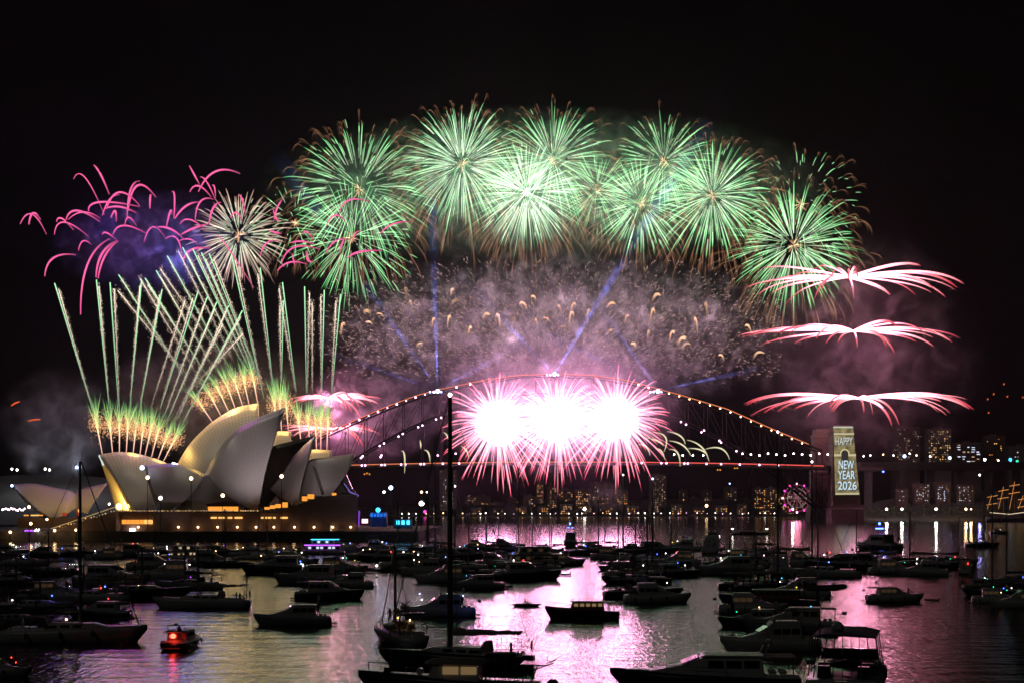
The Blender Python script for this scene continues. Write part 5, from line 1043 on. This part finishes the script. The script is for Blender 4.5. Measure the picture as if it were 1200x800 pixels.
row("in the crowd behind the backlit launch", "boats crowded right of the lit launch", [
    ("Y", 697, 650, 62, 4, 1, 585, "0B"), ("Y", 735, 657, 66, 177, 0, 557, ""), ("Y", 758, 668, 96, 3, 3, 562, "wB"), ("C", 768, 650, 60, 4, 1, None, "BW"), ("C", 800, 645, 46, 177, 0, None, "GW"), ("C", 716, 655, 52, 4, 2, None, "BCY"), ("Y", 748, 684, 80, 176, 4, 640, "0"), ("C", 790, 676, 60, 4, 1, None, "W"), ("Y", 752, 700, 92, 3, 1, 610, "0"), ("C", 722, 668, 40, 178, 3, None, ""), ("Y", 712, 646, 44, 176, 2, 580, "0"), ("Y", 782, 658, 60, 4, 0, 592, "0"), ("C", 745, 648, 40, 3, 0, None, "B"), ("C", 795, 662, 56, 176, 2, None, "WW"), ("C", 768, 706, 80, 5, 0, None, "W"), ("Y", 740, 676, 70, 4, 2, 612, "0"), ("C", 690, 642, 30, 3, 3, None, "W")])
place("L", 685, 725, 84, 180, 0, None, "", "dark wooden launch with glowing backlit windows alone on the bright rose water", sz=1.3)  # window glow is painted in for the brightness seen through the panes
row("in the group below the ferris wheel", "boats left of the pink water", [
    ("C", 822, 641, 15, 3, 0, None, "W"), ("C", 836, 648, 24, 60, 0, None, "WW"), ("Y", 851, 664, 60, 3, 1, 567, "w"), ("C", 856, 673, 82, 176, 3, None, "W"), ("C", 868, 658, 56, 3, 4, None, ""), ("Y", 905, 692, 92, 3, 4, 507, ""), ("C", 915, 672, 26, 80, 2, None, "WRWb"), ("Y", 887, 650, 56, 177, 0, 545, "0"), ("Y", 945, 664, 90, 3, 2, 542, "WO"), ("C", 985, 668, 76, 177, 1, None, "GB"), ("L", 905, 712, 112, 177, 1, None, "Y"), ("C", 930, 740, 110, 182, 3, None, ""), ("C", 885, 735, 80, 176, 1, None, "O"), ("C", 892, 664, 56, 3, 0, None, "W"), ("Y", 965, 676, 86, 176, 0, 600, "0"), ("C", 940, 660, 50, 3, 2, None, "WG"), ("Y", 880, 690, 80, 4, 1, 625, "0"), ("C", 935, 700, 80, 176, 0, None, "W"), ("C", 880, 718, 80, 4, 2, None, "")])
t0 = place("L", 878, 626, 46, 0, 1, None, "", "low flat work boat with a white lamp at each end near the far shore"); t0.scale.z *= .5
for lx in (-6.6, 7): bulb(t0, "lampw", (lx, 0, 4.6), .45, "deck_light")
row("in the group behind the lone white cruiser", "boats behind the lone white cruiser", [
    ("C", 1020, 668, 70, 3, 0, None, "OWGb"), ("Y", 1072, 668, 84, 177, 1, 600, "0W"), ("C", 1100, 666, 54, 3, 1, None, "W"), ("C", 1132, 672, 18, 84, 2, None, "GWR"), ("Y", 1048, 660, 60, 3, 4, 612, "0"), ("C", 1150, 690, 46, 5, 3, None, "W"), ("Y", 1168, 698, 70, 176, 1, 575, "0O"), ("C", 1196, 712, 72, 178, 2, None, "O"), ("Y", 1184, 684, 60, 176, 3, 585, "0"), ("C", 1204, 690, 50, 178, 1, None, ""), ("C", 1046, 672, 60, 4, 2, None, "Gb"), ("Y", 1008, 660, 60, 176, 2, 598, "0"), ("C", 1082, 674, 60, 176, 0, None, "W"), ("Y", 1120, 662, 56, 3, 0, 605, "0"), ("C", 1168, 706, 60, 3, 4, None, "W")])
place("P", 1028, 646, 34, 118, 0, None, "BBGb", "police launch with blue lights before the right-hand shore", sz=1.1)
place("C", 1047, 705, 68, 3, 4, None, "", "white cruiser with a lit flybridge lying alone on the pink water")
place("R", 1092, 704, 17, 178, 0, None, "", "dinghy floating right of the lone white cruiser")
place("Y", 1150, 640, 40, 3, 1, 570, "0", "small yacht with a bare mast alone near the right shore")
place("C", 905, 762, 118, 184, 0, None, "", "big white flybridge cruiser nearest the pink water's left edge")
td = place("R", 967, 722, 52, 0, 0, None, "", "dinghy hung on davits at the stern of the big flybridge cruiser"); td.location.z = 3.2
place("C", 832, 806, 222, 176, 1, None, "", "long dark cruiser with its pale bow cutting the rose water at bottom right", sz=.7)
place("T", 995, 812, 84, 74, 0, None, "", "cruiser seen from astern under a poled canopy at the bottom right", sz=.9)
# foreground in the middle
place("Y", 540, 782, 178, 172, 1, 465, "", "large yacht in front with the tallest mast in the picture and a furled boom")
place("Y", 466, 752, 52, 110, 2, 640, "0YYO", "yacht pointing bow on with warm cockpit lamps left of the tallest mast")
place("C", 516, 722, 88, 186, 0, None, "bWbWCb", "white cruiser lit blue white behind the tallest mast")
place("W", 532, 812, 226, 174, 0, None, "", "pilothouse boat with rounded roof and tan lit windows at bottom centre")
lamp("cabin_blue", P(555, 700, yat(722)) + Vector((0, -4, 0)), 10, (.1, .15, 1), .3)
# tall ship at the right edge
ty = 1500; ts = thing("tall_ship", "three masted tall ship outlined in orange rigging lights at the right edge", "tall ship", P(1183, 606, ty))
o = obj("hull", MB(), M["hullb"], ts) if 0 else None
hm = hull_mb(44, 9, 3.5, 4.5); hm.v = [(x + P(1183, 606, ty).x, y + ty, z) for x, y, z in hm.v]; obj("hull", hm, M["hullb"], ts, True)
OR = emit("rigging_lights", (1, .38, .08), 1.0)
mb = MB().tube([P(1160, 600, ty - 5), P(1183, 602, ty - 5), P(1206, 599, ty - 5)], .3, 4); obj("deck_lights", mb, emit("deck_lights", (1, .75, .5), 1), ts)
for mx_, tp in ((1163, 577), (1176, 570), (1189, 564), (1199, 580)):
    obj("mast", MB().tube([P(mx_, 601, ty), P(mx_, tp - 2, ty)], [.4, .2], 5), M["wood"], ts)
    for k in range(2): y_ = tp + 4 + k * 9; obj("yard", MB().tube([P(mx_ - 6 + k * -1, y_ + 1, ty - .5), P(mx_ + 6, y_ - 1, ty - .5)], .22, 4), OR, ts)
    obj("stay", MB().tube([P(mx_, tp, ty - .6), P(mx_ - 6, 596, ty - .6)], .16, 4), OR, ts)
place("C", 1170, 625, 22, 3, 1, None, "W", "little cruiser passing before the tall ship")

# ------------------------------------------------------------------ people: one continuous skin each
def body(name, joints, edges, radii):
    me = bpy.data.meshes.new(name); me.from_pydata(joints, edges, []); me.materials.append(M["cloth"])
    o = bpy.data.objects.new("person", me); COL.objects.link(o)
    md = o.modifiers.new("skin", 'SKIN')
    if not me.skin_vertices: me.skin_vertices.new()
    for i, r in enumerate(radii): me.skin_vertices[0].data[i].radius = r if isinstance(r, tuple) else (r, r)
    me.skin_vertices[0].data[0].use_root = True
    sb = o.modifiers.new("smooth", 'SUBSURF'); sb.levels = 1; sb.render_levels = 1
    return o
STJ = [(0, 0, .92), (0, 0, 1.15), (0, 0, 1.42), (0, 0, 1.52), (0, .01, 1.6), (0, .02, 1.74), (.19, 0, 1.42), (.25, .02, 1.15), (.24, .1, .92), (-.19, 0, 1.42), (-.27, .04, 1.15), (-.2, .16, 1.02), (.1, 0, .88), (.11, .02, .5), (.12, 0, .08), (.12, .16, .03), (-.1, 0, .88), (-.12, .03, .5), (-.13, 0, .08), (-.13, .16, .03)]
STE = [(0, 1), (1, 2), (2, 3), (3, 4), (4, 5), (2, 6), (6, 7), (7, 8), (2, 9), (9, 10), (10, 11), (0, 12), (12, 13), (13, 14), (14, 15), (0, 16), (16, 17), (17, 18), (18, 19)]
STR = [(.16, .11), (.15, .11), (.17, .11), .06, .1, .09, .065, .048, .035, .065, .048, .035, .09, .065, .045, .03, .09, .065, .045, .03]
SIJ = [(0, 0, .12), (0, -.02, .35), (0, 0, .62), (0, 0, .72), (0, .01, .8), (0, .02, .94), (.2, 0, .62), (.32, .15, .42), (.3, .4, .45), (-.2, 0, .62), (-.32, .15, .42), (-.3, .4, .5), (.1, .05, .12), (.12, .45, .3), (.12, .85, .12), (.12, .95, .2), (-.1, .05, .12), (-.12, .45, .3), (-.12, .85, .12), (-.12, .95, .2)]
stand = body("standing", STJ, STE, STR); sit = body("sitting", SIJ, STE, STR)
used = set()
def person(px, py, base, z, label, rot=0, src=stand, grp=None):
    o = src if src.name not in used else src.copy()
    if src.name in used: COL.objects.link(o)
    used.add(src.name); p = P(px, 600, yat(py)); o.location = (p.x, p.y, z); o.rotation_euler = (0, 0, R_(rot)); tag(o, label, "person", grp); return o
person(728, 697, None, 2.05, "left of two people standing at the bow of a yacht on the rose water", 20)
person(731.5, 697, None, 2.05, "right of two people standing at the bow of a yacht on the rose water", -30)
person(712, 700, None, 1.6, "person crouched low at the yacht's stern behind the backlit launch", 80, sit)
person(958, 740, None, 3.3, "person standing at the edge of the big cruiser's aft deck by the pink water", 160)
kayak = thing("kayak", "slim kayak with a paddler on the rose water left of the backlit launch", "kayak", (0, 0, 0)); KY = yat(710); kp = P(617, 710, KY)
obj("hull", MB().tube([(-2.2, 0, .3), (-1.6, 0, .18), (-.6, 0, .12), (.6, 0, .12), (1.6, 0, .18), (2.2, 0, .32)], [.03, .2, .32, .32, .2, .03], 8), M["hulln"], kayak, True); kayak.location = (kp.x, kp.y, 0)
pk = person(615.5, 710, None, .12, "paddler sitting in the kayak on the rose water", 90, sit); pk.location = (kp.x - .2, kp.y, .2); pk.rotation_euler = (0, 0, R_(-90))
pd = thing("paddle", "double paddle held by the kayak paddler", "paddle", (kp.x + .2, kp.y, .72)); obj("shaft", MB().tube([(kp.x + .2, kp.y - 1.1, .45), (kp.x + .25, kp.y + 1.1, 1.0)], .02, 5), M["alu"], pd)
for s in (-1, 1): obj("blade", MB().box(kp.x + .17, kp.x + .2 + .05, kp.y + s * 1.05 - .18, kp.y + s * 1.05 + .18, .72 + s * .27 - .1, .72 + s * .27 + .1), M["hullw"], pd)

# crew on the boats: one or two for a third of them
rp = random.Random(21)
for o, kind, p, sca, h, label in BOATS:
    if kind not in "YCL" or not label or len(label.split()) > 13 or p.y > 560 or rp.random() < .12: continue
    lx, ly = (rp.uniform(-5.2, -2.8), rp.uniform(-.9, .9)) if rp.random() < .6 else (rp.uniform(2.6, 4.6), rp.uniform(-.4, .4))
    src = stand if rp.random() < .6 else sit; q = src.copy(); COL.objects.link(q)
    fz = (1.12 if lx < 0 else 1.5) if kind == "Y" else (1.35 if lx < 0 else 1.95)
    q.location = (p.x + sca * (lx * math.cos(h) - ly * math.sin(h)), p.y + sca * (lx * math.sin(h) + ly * math.cos(h)), fz * sca * (o.scale.z / sca)); q.rotation_euler = (0, 0, rp.uniform(0, 6.28))
    tag(q, ("person standing on " if src is stand else "person sitting on ") + label, "person", "people aboard the boats")

for i in range(8):
    q = stand.copy(); COL.objects.link(q); lp = P(862 + i * 8.5 + rp.uniform(-2, 2), 600, yat(710)); q.location = (lp.x, lp.y, 3.0); q.rotation_euler = (0, 0, rp.uniform(0, 6)); q.scale = (1, 1, rp.uniform(.92, 1.05))
    tag(q, "one of the people standing in a row along a launch roof amid cruisers", "person", "people on the launch roof")
def drop(o):
    for ch in list(o.children): drop(ch)
    bpy.data.objects.remove(o)
for o in list(PROTO.values()): drop(o)
